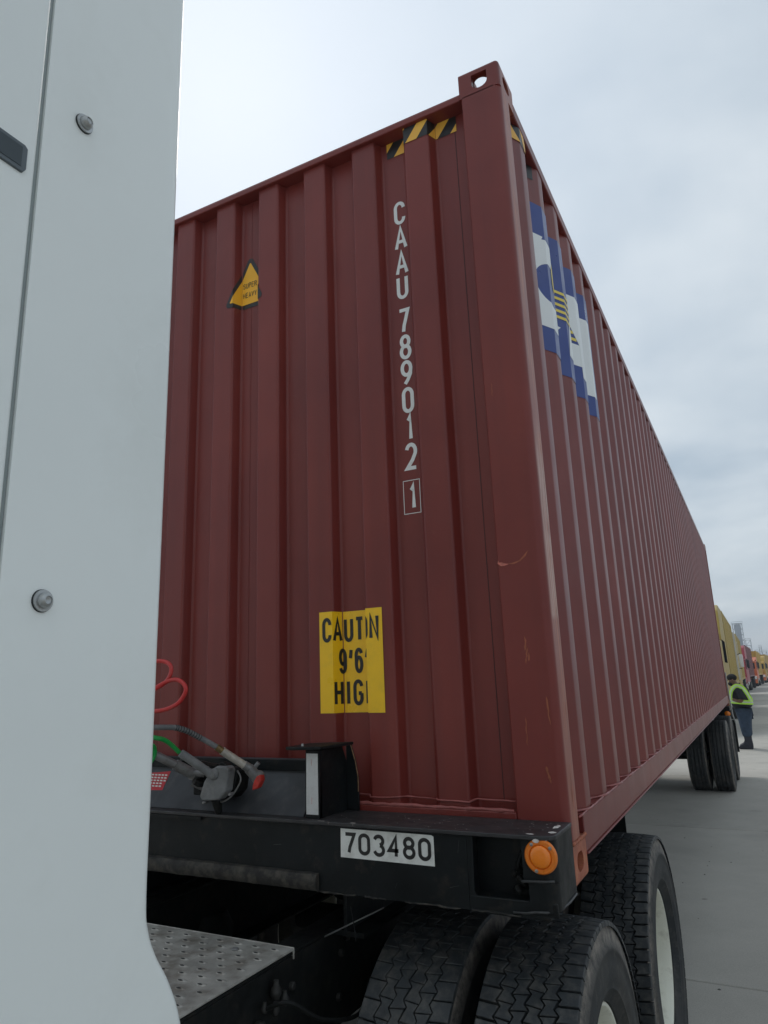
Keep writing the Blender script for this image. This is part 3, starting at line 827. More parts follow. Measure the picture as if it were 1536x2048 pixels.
# paint chips along the ledge edge
for (x, y, sx, sy) in ((-.016, -.085, .012, .030), (-.060, -.196, .016, .008), (-.010, -.160, .014, .016), (-.60, -.208, .015, .005), (-.715, -.209, .018, .004), (-.35, -.13, .004, .004), (-.47, -.09, .004, .005)):
    n = 9; v = [(x+sx*random.uniform(.5, 1)*math.cos(2*PI*k/n), y+sy*random.uniform(.5, 1)*math.sin(2*PI*k/n), 1.3522) for k in range(n)]
    ck(MB().add(v, [tuple(range(n))]), 'paint_chip', CHIP)
v = []
for (x0, x1, z0, z1) in ((-.052, -.030, 1.332, 1.346), (-.028, -.012, 1.334, 1.349)):
    n = 8; cx0, cz0 = (x0+x1)/2, (z0+z1)/2
    v = [(cx0+(x1-x0)/2*random.uniform(.6, 1)*math.cos(2*PI*k/n), -.2132+max(0, (cx0+.03))*.6, cz0+(z1-z0)/2*random.uniform(.6, 1)*math.sin(2*PI*k/n)) for k in range(n)]
    ck(MB().add(v, [tuple(range(n))]), 'paint_chip', CHIP)
dots = MB()
for i in range(70):
    x = -random.random()**1.5*1.2-.02; y = random.uniform(-.2, -.01); r = random.uniform(.0008, .0028); n = 5
    dots.add([(x+r*math.cos(k*1.257), y+r*math.sin(k*1.257), 1.3516+.00005*(i % 5)) for k in range(n)], [tuple(range(n))])
o = ck(dots, 'paint_chips', CHIP); o['kind'] = 'stuff'
# nose panel to the left of the stop
ck(MB().prism([(-.170, 1.3512), (-.060, 1.470), (-.060, 1.497), (-.030, 1.512), (-.012, 1.512), (-.012, 1.3512)], 0, XL+.3, -.806), 'nose_panel', NOSEP, bevel=.003)
ck(MB().box(XL+.3, -.806, -.066, -.0605, 1.476, 1.5125), 'nose_top_strip', CHAS, bevel=.002)
ck(MB().box(XL, XR-1.20, -.2128, -.208, 1.328, 1.3398), 'ledge_lip', CHAS)
# stop post
st = ck(MB().prism([(-.178, 1.3515), (-.163, 1.556), (-.034, 1.5585), (-.010, 1.515), (.004, 1.492), (.012, 1.46), (-.004, 1.43), (-.004, 1.3515)][:5]+[(-.004, 1.498), (-.004, 1.3515)], 0, -.7455, -.737), 'stop_gusset', CHAS, bevel=.0015)
ck(MB().prism([(-.735, 1.3515), (-.690, 1.3515), (-.690, 1.45), (-.700, 1.51), (-.716, 1.5585), (-.735, 1.5585)], 1, -.012, -.004), 'stop_back_plate', CHAS, bevel=.0015)
ed = [(-.716+random.uniform(-.001, .001), -.0135, 1.5585), (-.708, -.0135, 1.535), (-.700, -.0135, 1.51), (-.695, -.0135, 1.485), (-.690, -.0135, 1.455), (-.690, -.0135, 1.41)]
ck(MB().tube(spline(ed, 4), .0016, 5), 'rusted_edge', mat('rust_edge', (.30, .17, .09), .8, vary=.4, vscale=50), smooth='all')
ck(MB().prism([(-.7915, 1.3515), (-.737, 1.3515), (-.737, 1.556), (-.789, 1.556)], 1, -.1795, -.164), 'stop_face', CHAS, bevel=.0015)
tp_ = ck(MB().prism([(-.835, -.225), (-.80, -.232), (-.715, -.205), (-.700, -.02), (-.835, -.08)], 2, 1.560, 1.570), 'stop_cap', CHAS, bevel=.002)
ck(MB().lathe([(0, .004), (.008, .0035), (.009, .0001)], (-.786, -.20, 1.570), 8, axis=2), 'cap_stud', STEEL)
tape = ck(MB().prism([(-.7865, 1.363), (-.7415, 1.363), (-.7415, 1.546), (-.7845, 1.546)], 1, -.1812, -.1800), 'reflective_strip', REFL)
tape['label'] = 'white reflective strip on the stop post'
for z in (1.395, 1.51):
    tx = MB()
    for k in range(5): tx.box(-.7655, -.7645, -.1818, -.1813, z+.004*k, z+.004*k+.0025)
    o = tx.build('tape_print', TAGR); o.parent = tape
# main structure
for x in (-1.219-.49, -1.219+.49):
    fr_ = MB(); fr_.box(x-.065, x+.065, -.05, 12.1, 1.150, 1.164).box(x-.065, x+.065, -.05, 12.1, .985, 1.0).box(x-.006, x+.006, -.05, 12.1, 1.0, 1.150)
    ck(fr_, 'main_beam', CHAS)
for k in range(13): ck(MB().box(-2.36, -.08, .75+.85*k, .81+.85*k, 1.166, 1.226), 'cross_member', CHAS)
ck(MB().box(-2.44, .002, 11.95, 12.18, 1.0, 1.165), 'rear_bolster', CHAS, bevel=.01)
ck(MB().box(-1.75, -.69, -.10, 1.3, 1.125, 1.149), 'pickup_plate', GRIMY)
ck(MB().lathe([(1.04, .036), (1.125, .036)], (-1.219, .85, 0), 20, axis=2), 'kingpin', STEEL)
# landing gear legs
for x in (-1.219-.75, -1.219+.75):
    ck(MB().box(x-.06, x+.06, 2.95, 3.07, .45, 1.12).box(x-.045, x+.045, 2.965, 3.055, .28, .45).box(x-.13, x+.13, 2.88, 3.14, .26, .28), 'landing_leg', CHAS, bevel=.004)
# rear underbody: suspension hangers, axle beams
for x in (-1.219-.49, -1.219+.49):
    for y in (9.7, 10.9, 12.0): ck(MB().box(x-.05, x+.05, y-.09, y+.09, .66, .985), 'suspension_hanger', CHAS)
    for y in (10.35, 11.6): ck(MB().box(x-.04, x+.04, y-.5, y+.5, .60, .66), 'leaf_spring', CHAS)
for y in (10.42, 11.68):
    ck(MB().tube([(-2.2, y, .50), (-.24, y, .50)], .065, 12), 'axle', CHAS, smooth=True)
# bracket with side lamp and mudflap
ck(MB().box(-.14, .012, 11.97, 12.0, 1.0, 1.10), 'lamp_bracket', CHAS, bevel=.003)
o = ck(MB().lathe([(0, .001), (0, .05), (-.012, .05), (-.02, .035), (-.024, .0001)], (-.045, 11.965, 1.040), 20, axis=1), 'marker_lamp', AMB, smooth=True)
o['label'] = 'small amber marker lamp above the rear wheels'
ck(MB().box(-.22, -.135, 11.955, 11.965, 1.00, 1.03).box(-.205, -.15, 11.95, 11.954, 1.008, 1.022), 'lamp_socket', STEEL)
ck(MB().tube([(.012, 12.12, 1.74), (.016, 12.14, 1.30), (.030, 12.18, 1.0), (.052, 12.2, .88)], .011, 8), 'rear_edge_bar', STEEL, smooth=True)
ck(MB().box(-.62, .05, 12.24, 12.25, .38, .92), 'mudflap', GRIMY, bevel=.003)
ck(MB().box(-2.49, -1.82, 12.24, 12.25, .38, .92), 'mudflap', GRIMY, bevel=.003)

# ================================================================== WHEELS
TR = .52; TW = .28
def tyre_body(w=TW, R_=TR, grooves=None, base=.016):
    h = w/2
    p = [(-h*.62, .302), (-h*.78, .304), (-h*.93, .335), (-h*.955, .338), (-h*.955, .352), (-h*.99, .362), (-h, .40), (-h*.985, .432), (-h*1.005, .436), (-h*1.0, .446), (-h*.965, .452), (-h*.925, .49), (-h*.885, R_-.012)]
    tread = []
    if grooves:
        for g_, gw in grooves:
            tread += [(g_-gw, R_-.003*abs(g_/h)), (g_-gw*.6, R_-.014), (g_+gw*.6, R_-.014), (g_+gw, R_-.003*abs(g_/h))]
        tread = [(-h*.82, R_-.006), (-h*.78, R_-.002)]+tread+[(h*.78, R_-.002), (h*.82, R_-.006)]
    else:
        tread = [(-h*.84, R_-base-.002), (-h*.5, R_-base), (0, R_-base+.001), (h*.5, R_-base), (h*.84, R_-base-.002)]
    q = [(-a, b) for a, b in p[::-1]]
    return p+tread+q+[(h*.6, .300), (-h*.6, .300)]
def blocks(mb, R_=TR, w=TW, nb=76, wear=0, gap=.0056, rows=4):
    h = w/2*.86; sh = .042                       # shoulder lug width
    inner = 2*(h-sh); cw = inner/rows; pitch = 2*PI/nb; vp_ = pitch*R_
    def top(u): return R_-.004*(u/h)**2-wear
    def put(poly, r0):
        c = (sum(p[0] for p in poly)/len(poly), sum(p[1] for p in poly)/len(poly))
        n = len(poly); vv = []
        for s_, rr_ in ((1.06, -1), (1, 0)):
            for u, t in poly:
                uu = c[0]+(u-c[0])*s_; tt = c[1]+(t-c[1])*s_
                r_ = (R_-.018) if rr_ == -1 else top(uu)-.0
                a = tt/R_
                vv.append((uu, r_*math.sin(a), r_*math.cos(a)))
        # small chamfer ring
        top_i = []
        for u, t in poly:
            uu = c[0]+(u-c[0])*.93; tt = c[1]+(t-c[1])*.93; a = tt/R_; r_ = top(uu)+.0012
            top_i.append((uu, r_*math.sin(a), r_*math.cos(a)))
        vv += top_i
        f_ = [(k, (k+1) % n, n+(k+1) % n, n+k) for k in range(n)]+[(n+k, n+(k+1) % n, 2*n+(k+1) % n, 2*n+k) for k in range(n)]+[tuple(range(2*n, 3*n))]
        mb.add(vv, f_)
    A_ = .0068
    def tri(t, ph):
        q = (t/vp_+ph) % 1.0
        return (-A_+2*A_*q/.68) if q < .68 else (A_-2*A_*(q-.68)/.32)
    def edge_pts(g_, t0, t1, side):
        """points along groove g_ between t0 and t1, offset by half the groove"""
        ph = .5*(g_ % 2); u = -h+sh+g_*cw; out = [(u+tri(t0, ph)+side*gap/2, t0)]
        q0 = math.floor(t0/vp_+ph)-1
        for k in range(5):
            for fq in (0, .68):
                tt = (q0+k+fq-ph)*vp_
                if t0+1e-5 < tt < t1-1e-5: out.append((u+tri(tt, ph)+side*gap/2, tt))
        out.append((u+tri(t1, ph)+side*gap/2, t1)); return out
    for j in range(nb):
        for r_ in range(rows):
            t0 = j*vp_+(vp_*.5 if r_ % 2 else 0)+gap*.3; t1 = t0+vp_-gap*.6
            lf = edge_pts(r_, t0, t1, 1); rg = edge_pts(r_+1, t0, t1, -1)
            sk = .005*(1 if r_ % 2 else -1)
            put([(p[0], p[1]) for p in lf]+[(p[0], p[1]+sk) if i in (0, len(rg)-1) else p for i, p in enumerate(rg[::-1])], 0)
        for s_ in (-1, 1):
            g_ = rows if s_ > 0 else 0
            t0 = j*vp_+(.25 if s_ > 0 else .75)*vp_+gap*.6; t1 = t0+vp_-gap*1.2
            e_ = edge_pts(g_, t0, t1, s_); b = s_*(h+.012)
            put((e_+[(b, t1+.005), (b, t0+.005)])[::s_], 0)
def shoulder_ribs(mb, R_, w, nb):
    h = w/2
    for s_ in (-1, 1):
        for j in range(nb):
            a = 2*PI*j/nb
            for dr in (0,):
                u0, u1 = s_*h*.83, s_*h*.985; r0, r1 = R_-.012, R_-.05; da = .030
                vv = []
                for (u, r_, aa) in ((u0, r0, a), (u0, r0, a+da), (u1, r1, a+da*.8), (u1, r1, a+da*.2)):
                    vv.append((u+s_*.004, r_*math.sin(aa), r_*math.cos(aa)))
                mb.add(vv, [(0, 1, 2, 3)[::s_]])
def make_wheel(parent, loc, kind, outer=1, first_parent_fix=True, n=96):
    """wheel centred at loc, axis x; kind: drive / worn / rib"""
    w = empty('wheel', loc); w.parent = parent; w.location = Vector(loc)-parent.location
    w.rotation_euler.x = random.random()*.1
    mb = MB()
    if kind == 'drive':
        mb.lathe(tyre_body(), (0, 0, 0), n, closed=True); t_ = mb.build('tyre', RUB, w, smooth=True)
        b2 = MB(); blocks(b2); tb = b2.build('tread_blocks', RUBT, w); tb['kind'] = 'stuff'
    elif kind == 'worn':
        mb.lathe(tyre_body(), (0, 0, 0), n, closed=True); t_ = mb.build('tyre', RUBW, w, smooth=True)
        b2 = MB(); blocks(b2, wear=.0035, gap=.0034, nb=60, rows=4); tb = b2.build('tread_blocks', RUBT, w); tb['kind'] = 'stuff'
    else:
        mb.lathe(tyre_body(grooves=[(-.075, .006), (-.027, .006), (.027, .006), (.075, .006)]), (0, 0, 0), n, closed=True); t_ = mb.build('tyre', RUB, w, smooth=True)
    s_ = outer
    rim = [(.092*s_, .300), (.098*s_, .304), (.104*s_, .300), (.104*s_, .291), (.094*s_, .283), (.070*s_, .276), (.02*s_, .262), (-.05*s_, .258), (-.085*s_, .252),
           (-.092*s_, .235), (-.080*s_, .205), (-.068*s_, .17), (-.068*s_, .145)]
    MB().lathe(rim, (0, 0, 0), 64).build('rim', RIM, w, smooth=True)
    MB().lathe([(-.1005*s_, .30), (-.104*s_, .29), (-.06*s_, .27), (-.0*s_, .265)], (0, 0, 0), 40).build('inner_flange', RIMG, w, smooth=True)
    MB().lathe([(-.069*s_, .147), (.01*s_, .110), (.045*s_, .105), (.055*s_, .085), (.055*s_, .0001)], (0, 0, 0), 32).build('hub', RIMG, w, smooth=True)
    nu = MB()
    for k in range(10):
        a = 2*PI*k/10; nu.lathe([(-.07*s_, .016), (-.035*s_, .016), (-.03*s_, .010), (-.03*s_, .0001)], (0, .143*math.cos(a)*1.0, .143*math.sin(a)), 6)
    nu.build('wheel_nut', RIMG, w)
    return w
def wheel_copy(w, parent, loc, flip=False):
    c = copy_tree(w, parent); c.location = Vector(loc)-parent.location
    if flip: c.rotation_euler.z = PI
    c.rotation_euler.x = random.random()*3
    return c
WX = -.120       # outer tyre centre
# ================================================================== TRACTOR (camera stands beside its cab)
tr = empty('truck_tractor', (-1.219, -1.0, 0)); tag(tr, 'white truck tractor whose smooth cab side and rear fairing fill the left edge', 'truck')
def tk(mb, name, m, **k): return kid(mb, name, m, root=tr, **k)
AZ = .515
wd1 = make_wheel(tr, (WX, .17, AZ), 'drive'); wd1['label'] = 'front outer drive wheel with deep zigzag tread and cream rim'
ww1 = make_wheel(tr, (WX-.34, .17, AZ), 'worn', outer=-1); ww1['label'] = 'front inner drive wheel with worn tread'
wheel_copy(wd1, tr, (WX, 1.47, AZ))['label'] = 'rear outer drive wheel with cream rim'
wheel_copy(ww1, tr, (WX-.34, 1.47, AZ))['label'] = 'rear inner drive wheel with worn tread'
for y in (.17, 1.47):
    c = wheel_copy(wd1, tr, (-2.438-WX, y, AZ), True); c['label'] = 'far side outer drive wheel'
    c = wheel_copy(ww1, tr, (-2.438-WX+.34, y, AZ), True); c['label'] = 'far side inner drive wheel'
# trailer wheels
wr = make_wheel(ch, (WX-.02, 10.42, .505), 'rib'); wr['label'] = 'outer trailer wheel with straight ribbed tread'
wi = wheel_copy(wr, ch, (WX-.02-.33, 10.42, .505)); wi['label'] = 'inner trailer wheel'
wheel_copy(wr, ch, (WX, 11.68, .505))['label'] = 'rear outer trailer wheel'
wheel_copy(wr, ch, (WX-.33, 11.68, .505))['label'] = 'rear inner trailer wheel'
for y in (10.42, 11.68):
    for dx in (0, .33): wheel_copy(wr, ch, (-2.438-WX+dx, y, .505), True)['label'] = 'far side trailer wheel'
# frame rails
rl = MB()
for s_ in (-1, 1):
    x = -1.219+s_*.425
    a, b = (x-.008, x) if s_ > 0 else (x, x+.008)
    rl.box(a, b, -6, 2.25, .715, .985); c0, c1 = (x-.088, x) if s_ > 0 else (x, x+.088)
    rl.box(c0, c1, -6, 2.25, .985, .994).box(c0, c1, -6, 2.25, .706, .715)
tk(rl, 'frame_rail', GRIMY, bevel=.003)
DKST = mat('greasy_bolt', (.035, .034, .032), .6, metal=.3, vary=.4, vscale=30)
spots = [(y, z) for y in (-.9, -.6, -.3, .0, .5, .8, 1.1) for z in (.79, .91)]
b0 = tk(MB().lathe([(0, .012), (.010, .012), (.012, .008), (.012, .0001)], (0, 0, 0), 6), 'rail_bolt', DKST)
for i, (y, z) in enumerate(spots):
    c = b0 if i == 0 else b0.copy()
    if i: C.objects.link(c)
    c.location = Vector((-.794, y+.02*(i % 3), z))-tr.location
# deck plate with punched grips
dk = MB().box(-1.66, -.790, -1.55, -.250, .998, 1.0045)
dk.box(-1.66, -.790, -.2500, -.246, .975, 1.006)
deck = tk(dk, 'deck_plate', ALU, bevel=.0015); deck['label'] = 'aluminium grip deck plate behind the cab'
nb_ = MB(); sl_ = MB()
iy = 0; y = -.285
while y > -1.52:
    x = -.835-(.034 if iy % 2 else 0)
    while x > -1.64:
        jx = random.uniform(-.002, .002); rx_, ry_, hh = .0125, .0065, .0042
        vs = []; n = 10
        for (sc, z) in ((1.5, 0.0), (1.0, .65), (.55, 1.0)):
            for k in range(n): vs.append((x+jx+rx_*sc*math.cos(2*PI*k/n), y+ry_*sc*math.sin(2*PI*k/n)+.003*(1-z), 1.0042+hh*z))
        vs.append((x+jx, y, 1.0042+hh*1.05))
        nb_.add(vs, [(r_*n+k, r_*n+(k+1) % n, (r_+1)*n+(k+1) % n, (r_+1)*n+k) for r_ in range(2) for k in range(n)]+[(2*n+k, 2*n+(k+1) % n, 3*n) for k in range(n)])
        m_ = 8
        sl_.add([(x+jx+rx_*.70*math.cos(PI+PI*k/m_), y-ry_*.45+ry_*.40*math.sin(PI+PI*k/m_)*.9-.0010, 1.0042+hh*(.42+.34*(1-abs(math.sin(PI+PI*k/m_))))+.0012) for k in range(m_+1)]+[(x+jx, y-ry_*.28, 1.0042+hh*.98+.0008)], [(k, k+1, m_+1) for k in range(m_)])
        x -= .068
    y -= .040; iy += 1
o = nb_.build('raised_grip', ALU, None, smooth='all'); o.parent = deck; o.location = -Vector((0, 0, 0))-tr.location-deck.location+Vector((0, 0, 0)); o['kind'] = 'stuff'
o2 = sl_.build('grip_slot_shade', SLOT, None); o2.parent = deck; o2.location = o.location; o2['kind'] = 'stuff'  # dark faces painted on each grip as the shade of its opening
deck_bolt = MB().lathe([(1.0045, .011), (1.009, .011), (1.011, .008), (1.011, .0001)], (-.945, -.33, 0), 10, axis=2)
tk(deck_bolt, 'deck_bolt', DIRTST)
# fittings outside the rail
tk(MB().tube([(-.80, -.60, .835), (-.52, -.56, .830)], .024, 12).tube([(-.52, -.56, .83), (-.50, -.558, .83)], .031, 12), 'torque_rod', GRIMY, smooth=True)
for (x, y, z, r) in ((-.775, -.36, .93, .016), (-.76, -.34, .905, .013), (-.755, -.39, .90, .011), (-.77, -.44, .875, .016), (-.765, -.47, .86, .012), (-.77, -.42, .91, .009), (-.74, .02, 1.0, .017), (-.745, .06, 1.03, .012), (-.75, -.01, .97, .012), (-.745, .22, 1.02, .012)):
    tk(MB().lathe([(-r, r*.6), (-r*.4, r), (r*.4, r), (r*1.2, r*.55), (r*1.9, r*.5), (r*1.9, .0001)], (x, y, z), 8, axis=random.choice((0, 1, 2))), 'air_fitting', DKST, smooth=True)
tk(MB().tube(spline([(-.77, -.42, .91), (-.70, -.40, .93), (-.66, -.30, .86), (-.66, -.1, .80), (-.70, .05, .84)]), .006, 7), 'air_line', GRIMY, smooth='all')
tk(MB().tube([(-.79, -.08, .985), (-.60, -.03, 1.075)], .0025, 6), 'brake_rod', DIRTST, smooth='all')
tk(MB().tube(spline([(-.62, -.2, 1.12), (-.615, -.19, 1.06), (-.605, -.2, 1.03)]), .0015, 5), 'loose_wire', GRIMY, smooth='all')
# axles, fifth wheel
for y in (.17, 1.47):
    tk(MB().tube([(-2.2, y, AZ), (-.24, y, AZ)], .07, 12).lathe([(-.22, .08), (-.18, .17), (0, .21), (.18, .17), (.22, .08)], (-1.219, y, AZ), 20), 'drive_axle', GRIMY, smooth=True)
    for x in (-.74, -1.70): tk(MB().lathe([(.58, .12), (.64, .135), (.72, .12), (.78, .13), (.84, .10)], (x, y+.22, 0), 20, axis=2), 'air_spring', GRIMY, smooth=True)
tk(MB().prism([(-1.72, .35), (-.72, .35), (-.72, 1.15), (-1.05, 1.55), (-1.39, 1.55), (-1.72, 1.15)], 2, 1.07, 1.124).box(-1.6, -.84, .6, 1.0, .99, 1.07), 'fifth_wheel', GRIMY, bevel=.004)
for x in (-.80, -2.20):
    tk(MB().box(x, x+.575, 2.14, 2.15, .34, 1.0), 'mudflap', GRIMY, bevel=.002)
    tk(MB().tube([(x+.02, 2.14, 1.01), (x+.56, 2.14, 1.01)], .016, 8), 'mudflap_hanger', GRIMY, smooth=True)
# cab side: sleeper wall + rear fairing
XP = .030
def fairing():
    # outline in (y, z) of the rear edge, bottom flares rearwards
    edge = [(-1.600, .60), (-1.585, 1.10), (-1.590, 1.30), (-1.600, 1.40), (-1.612, 1.462), (-1.628, 1.498), (-1.645, 1.524), (-1.656, 1.548), (-1.660, 1.58), (-1.6595, 1.70), (-1.6585, 2.2), (-1.6585, 3.0), (-1.66, 3.9)]
    E_ = spline([(0, a, b) for a, b in edge], 5)
    rows_ = []
    r = .013
    for p in E_:
        row = [(XP, -1.836, p.z), (XP, -1.75, p.z), (XP+.0005, p.y-.03, p.z)]
        for k in range(7):
            a = PI/2*k/6; row.append((XP-r+r*math.cos(a), p.y-r+r*math.sin(a), p.z))
        row += [(XP-.035, p.y, p.z), (XP-.035, p.y-.010, p.z), (XP-.016, p.y-.03, p.z), (XP-.016, -1.836, p.z)]
        rows_.append(row)
    n = len(rows_[0]); v = [q for r_ in rows_ for q in r_]
    f = [(i*n+k, i*n+(k+1) % n, (i+1)*n+(k+1) % n, (i+1)*n+k) for i in range(len(rows_)-1) for k in range(n)]
    return MB().add(v, f)
o = tk(fairing(), 'side_fairing', CABW, smooth=True); o['label'] = 'smooth white fairing panel with rounded rear edge flaring out at the bottom'
sw = MB().prism([(XP, -1.8395), (XP, -5.2), (-2.438-XP, -5.2), (-2.438-XP, -1.8395)], 2, 1.0, 3.9)
o = tk(sw, 'sleeper_body', CABW, bevel=.004); 
tk(MB().box(XP-.012, XP-.003, -1.8393, -1.8365, .62, 3.9), 'seam_seal', mat('seal_grey', (.30, .34, .34), .7))
# recessed grip / vent
vt = tk(MB().prism([(-1.850, 2.213), (-1.850, 2.234), (-1.853, 2.2365), (-2.05, 2.2365), (-2.05, 2.208), (-1.853, 2.208)], 0, XP-.001, XP+.0022), 'grip_frame', DGREY, bevel=.0008)
o = MB().box(XP+.0023, XP+.0027, -2.045, -1.8555, 2.2125, 2.2325).build('grip_recess', mat('deep_grey', (.05, .065, .075), .6), None); o.parent = vt
# bolts
for y, z in ((-1.794, 2.307), (-1.798, 1.833), (-1.795, 2.86), (-1.797, 1.30)):
    b_ = tk(MB().lathe([(XP-.001, .0096), (XP+.0012, .0096), (XP+.0018, .0093), (XP+.0018, .0001)], (0, y, z), 28), 'bolt_washer', GASK, smooth=True)
    for prof, mm, nm in (([(XP+.0018, .0092), (XP+.0030, .0090), (XP+.0032, .0070), (XP+.0036, .0001)], STEEL, 'bolt_collar'),
                         ([(XP+.0032, .0066), (XP+.0056, .0064), (XP+.0080, .0050), (XP+.0092, .0035), (XP+.0080, .0030), (XP+.0072, .0001)], STEEL, 'bolt_head')):
        o = MB().lathe(prof, (0, y, z), 28).build(nm, mm, None, smooth=True); o.parent = b_
# ================================================================== HOSES AND COUPLINGS
def thing1(mb, name, m, label, cat, loc, group=None, **k):
    root = empty(name, loc); tag(root, label, cat, group); return root
hs = empty('electric_cable', (-1.129, -.5, 1.649)); tag(hs, 'grey spiral wrapped hose with metal sleeve reaching the red coupling at right', 'hose', 'hoses behind the cab')
path = spline([(-1.28, -1.2, 1.72), (-1.20, -.75, 1.66), (-1.129, -.5, 1.649), (-1.105, -.42, 1.640), (-1.083, -.35, 1.607), (-1.048, -.30, 1.571)], 8)
kid(MB().tube(path, .0085, 10), 'hose', HGRY, root=hs, smooth='all')
wr_ = MB()
for k in range(22, 33):
    i = k; p = path[i]; d = (path[i+1]-path[i-1]).normalized()
    wr_.tube([p-d*.0012, p+d*.0012], .0098, 10)
kid(wr_, 'spiral_guard', GASK, root=hs, smooth=True)
kid(MB().tube([(-1.052, -.306, 1.575), (-1.040, -.289, 1.560)], .011, 10), 'brass_nut', mat('old_brass', (.20, .14, .06), .5, metal=.7, vary=.3, vscale=40), root=hs, smooth=True)
kid(MB().tube([(-1.041, -.290, 1.562), (-1.038, -.286, 1.558), (-.998, -.226, 1.510)], [.0135, .0125, .0125], 14), 'metal_sleeve', SLEEVE, root=hs, smooth=True)
gl = MB()
gl.tube([(-1.000, -.228, 1.512), (-.985, -.205, 1.494)], .0145, 12).tube([(-.990, -.215, 1.500), (-.975, -.18, 1.462)], [.017, .020], 12)
gl.lathe([(-.018, .0001), (-.018, .017), (-.006, .021), (.006, .021), (.016, .016), (.016, .0001)], (-.972, -.185, 1.470), 16, axis=1)
gl.tube([(-.998, -.20, 1.49), (-1.003, -.16, 1.48)], .010, 8).tube([(-.985, -.19, 1.50), (-.972, -.185, 1.515)], .007, 8)
kid(gl, 'coupling_head', DIRTST, root=hs, smooth=True)
kid(MB().prism([(-.972, 1.472), (-.953, 1.480), (-.948, 1.462), (-.962, 1.438), (-.984, 1.430), (-.982, 1.446)], 1, -.205, -.180), 'red_cap', REDC, root=hs, bevel=.003)
# seven way socket with grey plug
pg = empty('electrical_plug', (-1.114, -.20, 1.46)); tag(pg, 'dusty grey electrical plug in its socket box on the trailer nose', 'plug')
body = [(-1.112+(x+1.112)*1.18, 1.452+(z-1.452)*1.15) for x, z in [(-1.165, 1.415), (-1.155, 1.403), (-1.095, 1.408), (-1.070, 1.432), (-1.060, 1.490), (-1.068, 1.500), (-1.105, 1.500), (-1.125, 1.490), (-1.150, 1.455)]]
kid(MB().prism(body, 1, -.245, -.205), 'socket_lid', PLUG, root=pg, bevel=.006, seg=3)
sb2 = [(-1.112+(x+1.112)*.94+.006, 1.455+(z-1.455)*.94-.006) for x, z in body]
kid(MB().prism(sb2, 1, -.204, -.13), 'socket_box', GRIMY, root=pg, bevel=.004)
kid(MB().tube([(-1.178, -.335, 1.557), (-1.172, -.325, 1.549), (-1.125, -.262, 1.492), (-1.115, -.25, 1.480)], [.0125, .0135, .0135, .017], 14), 'plug_sleeve', PLUG, root=pg, smooth=True)
kid(MB().lathe([(-.262, .0001), (-.262, .014), (-.254, .018), (-.246, .019)], (-1.112, 0, 1.482), 16, axis=1), 'plug_boss', PLUG, root=pg, smooth=True)
kid(MB().prism([(-1.130, 1.498), (-1.098, 1.520), (-1.078, 1.512), (-1.075, 1.500), (-1.108, 1.494)], 1, -.225, -.195), 'spring_cover', GRIMY, root=pg, bevel=.003)
kid(MB().tube([(-1.118, -.23, 1.40), (-1.118, -.215, 1.375), (-1.122, -.205, 1.358)], [.013, .015, .012], 10), 'drain_boot', GRIMY, root=pg, smooth=True)
kid(MB().tube(spline([(-1.05, -.20, 1.49), (-1.035, -.20, 1.46), (-1.06, -.21, 1.415), (-1.095, -.215, 1.393), (-1.13, -.215, 1.392)]), .003, 6), 'retaining_wire', DIRTST, root=pg, smooth='all')
# left gladhand with green coil
gh = empty('green_air_hose', (-1.19, -.45, 1.60)); tag(gh, 'green coiled air hose beside the edge of the white fairing', 'hose', 'hoses behind the cab')
coil = []
for k in range(90):
    a = 2*PI*k/16; coil.append((-1.50+.0036*k, -.45+.030*math.cos(a), 1.560+.030*math.sin(a)))
kid(MB().tube(coil, .0085, 8), 'hose_coil', HGRN, root=gh, smooth='all')
kid(MB().tube(spline([(-1.32, -.46, 1.59), (-1.24, -.46, 1.618), (-1.195, -.43, 1.612), (-1.187, -.39, 1.598), (-1.180, -.34, 1.560)], 6), .0075, 8), 'hose', HGRN, root=gh, smooth='all')
lg = MB().tube([(-1.300, -.33, 1.55), (-1.262, -.27, 1.512)], .014, 12).tube([(-1.262, -.27, 1.512), (-1.235, -.22, 1.480)], .018, 12).tube([(-1.235, -.22, 1.48), (-1.20, -.19, 1.476)], .013, 10)
lg.lathe([(-.02, .0001), (-.02, .02), (0, .024), (.02, .018)], (-1.236, -.20, 1.477), 14, axis=1).tube([(-1.25, -.19, 1.45), (-1.21, -.16, 1.42)], [.02, .012], 8)
gla = empty('gladhand', (-1.24, -.2, 1.48)); tag(gla, 'dirty air coupling above the red and white tag on the trailer nose', 'coupling')
kid(lg, 'coupling_head', DIRTST, root=gla, smooth=True)
kid(MB().box(-1.27, -1.19, -.17, -.10, 1.40, 1.50), 'mount_block', GRIMY, root=gla, bevel=.006)
rh = empty('red_air_hose', (-1.12, -.45, 1.77)); tag(rh, 'red coiled air hose looping out past the white fairing', 'hose', 'hoses behind the cab')
r_path = [(-1.33, -.62, 1.86), (-1.24, -.47, 1.85), (-1.168, -.45, 1.853), (-1.128, -.45, 1.838), (-1.124, -.45, 1.812), (-1.150, -.45, 1.782), (-1.20, -.47, 1.755), (-1.22, -.47, 1.745), (-1.185, -.46, 1.765), (-1.128, -.45, 1.790),
          (-1.085, -.45, 1.788), (-1.058, -.45, 1.765), (-1.068, -.45, 1.738), (-1.100, -.45, 1.713), (-1.168, -.45, 1.697), (-1.26, -.47, 1.70), (-1.34, -.6, 1.72)]
kid(MB().tube(spline(r_path, 7), .0068, 10), 'hose', HRED, root=rh, smooth='all')
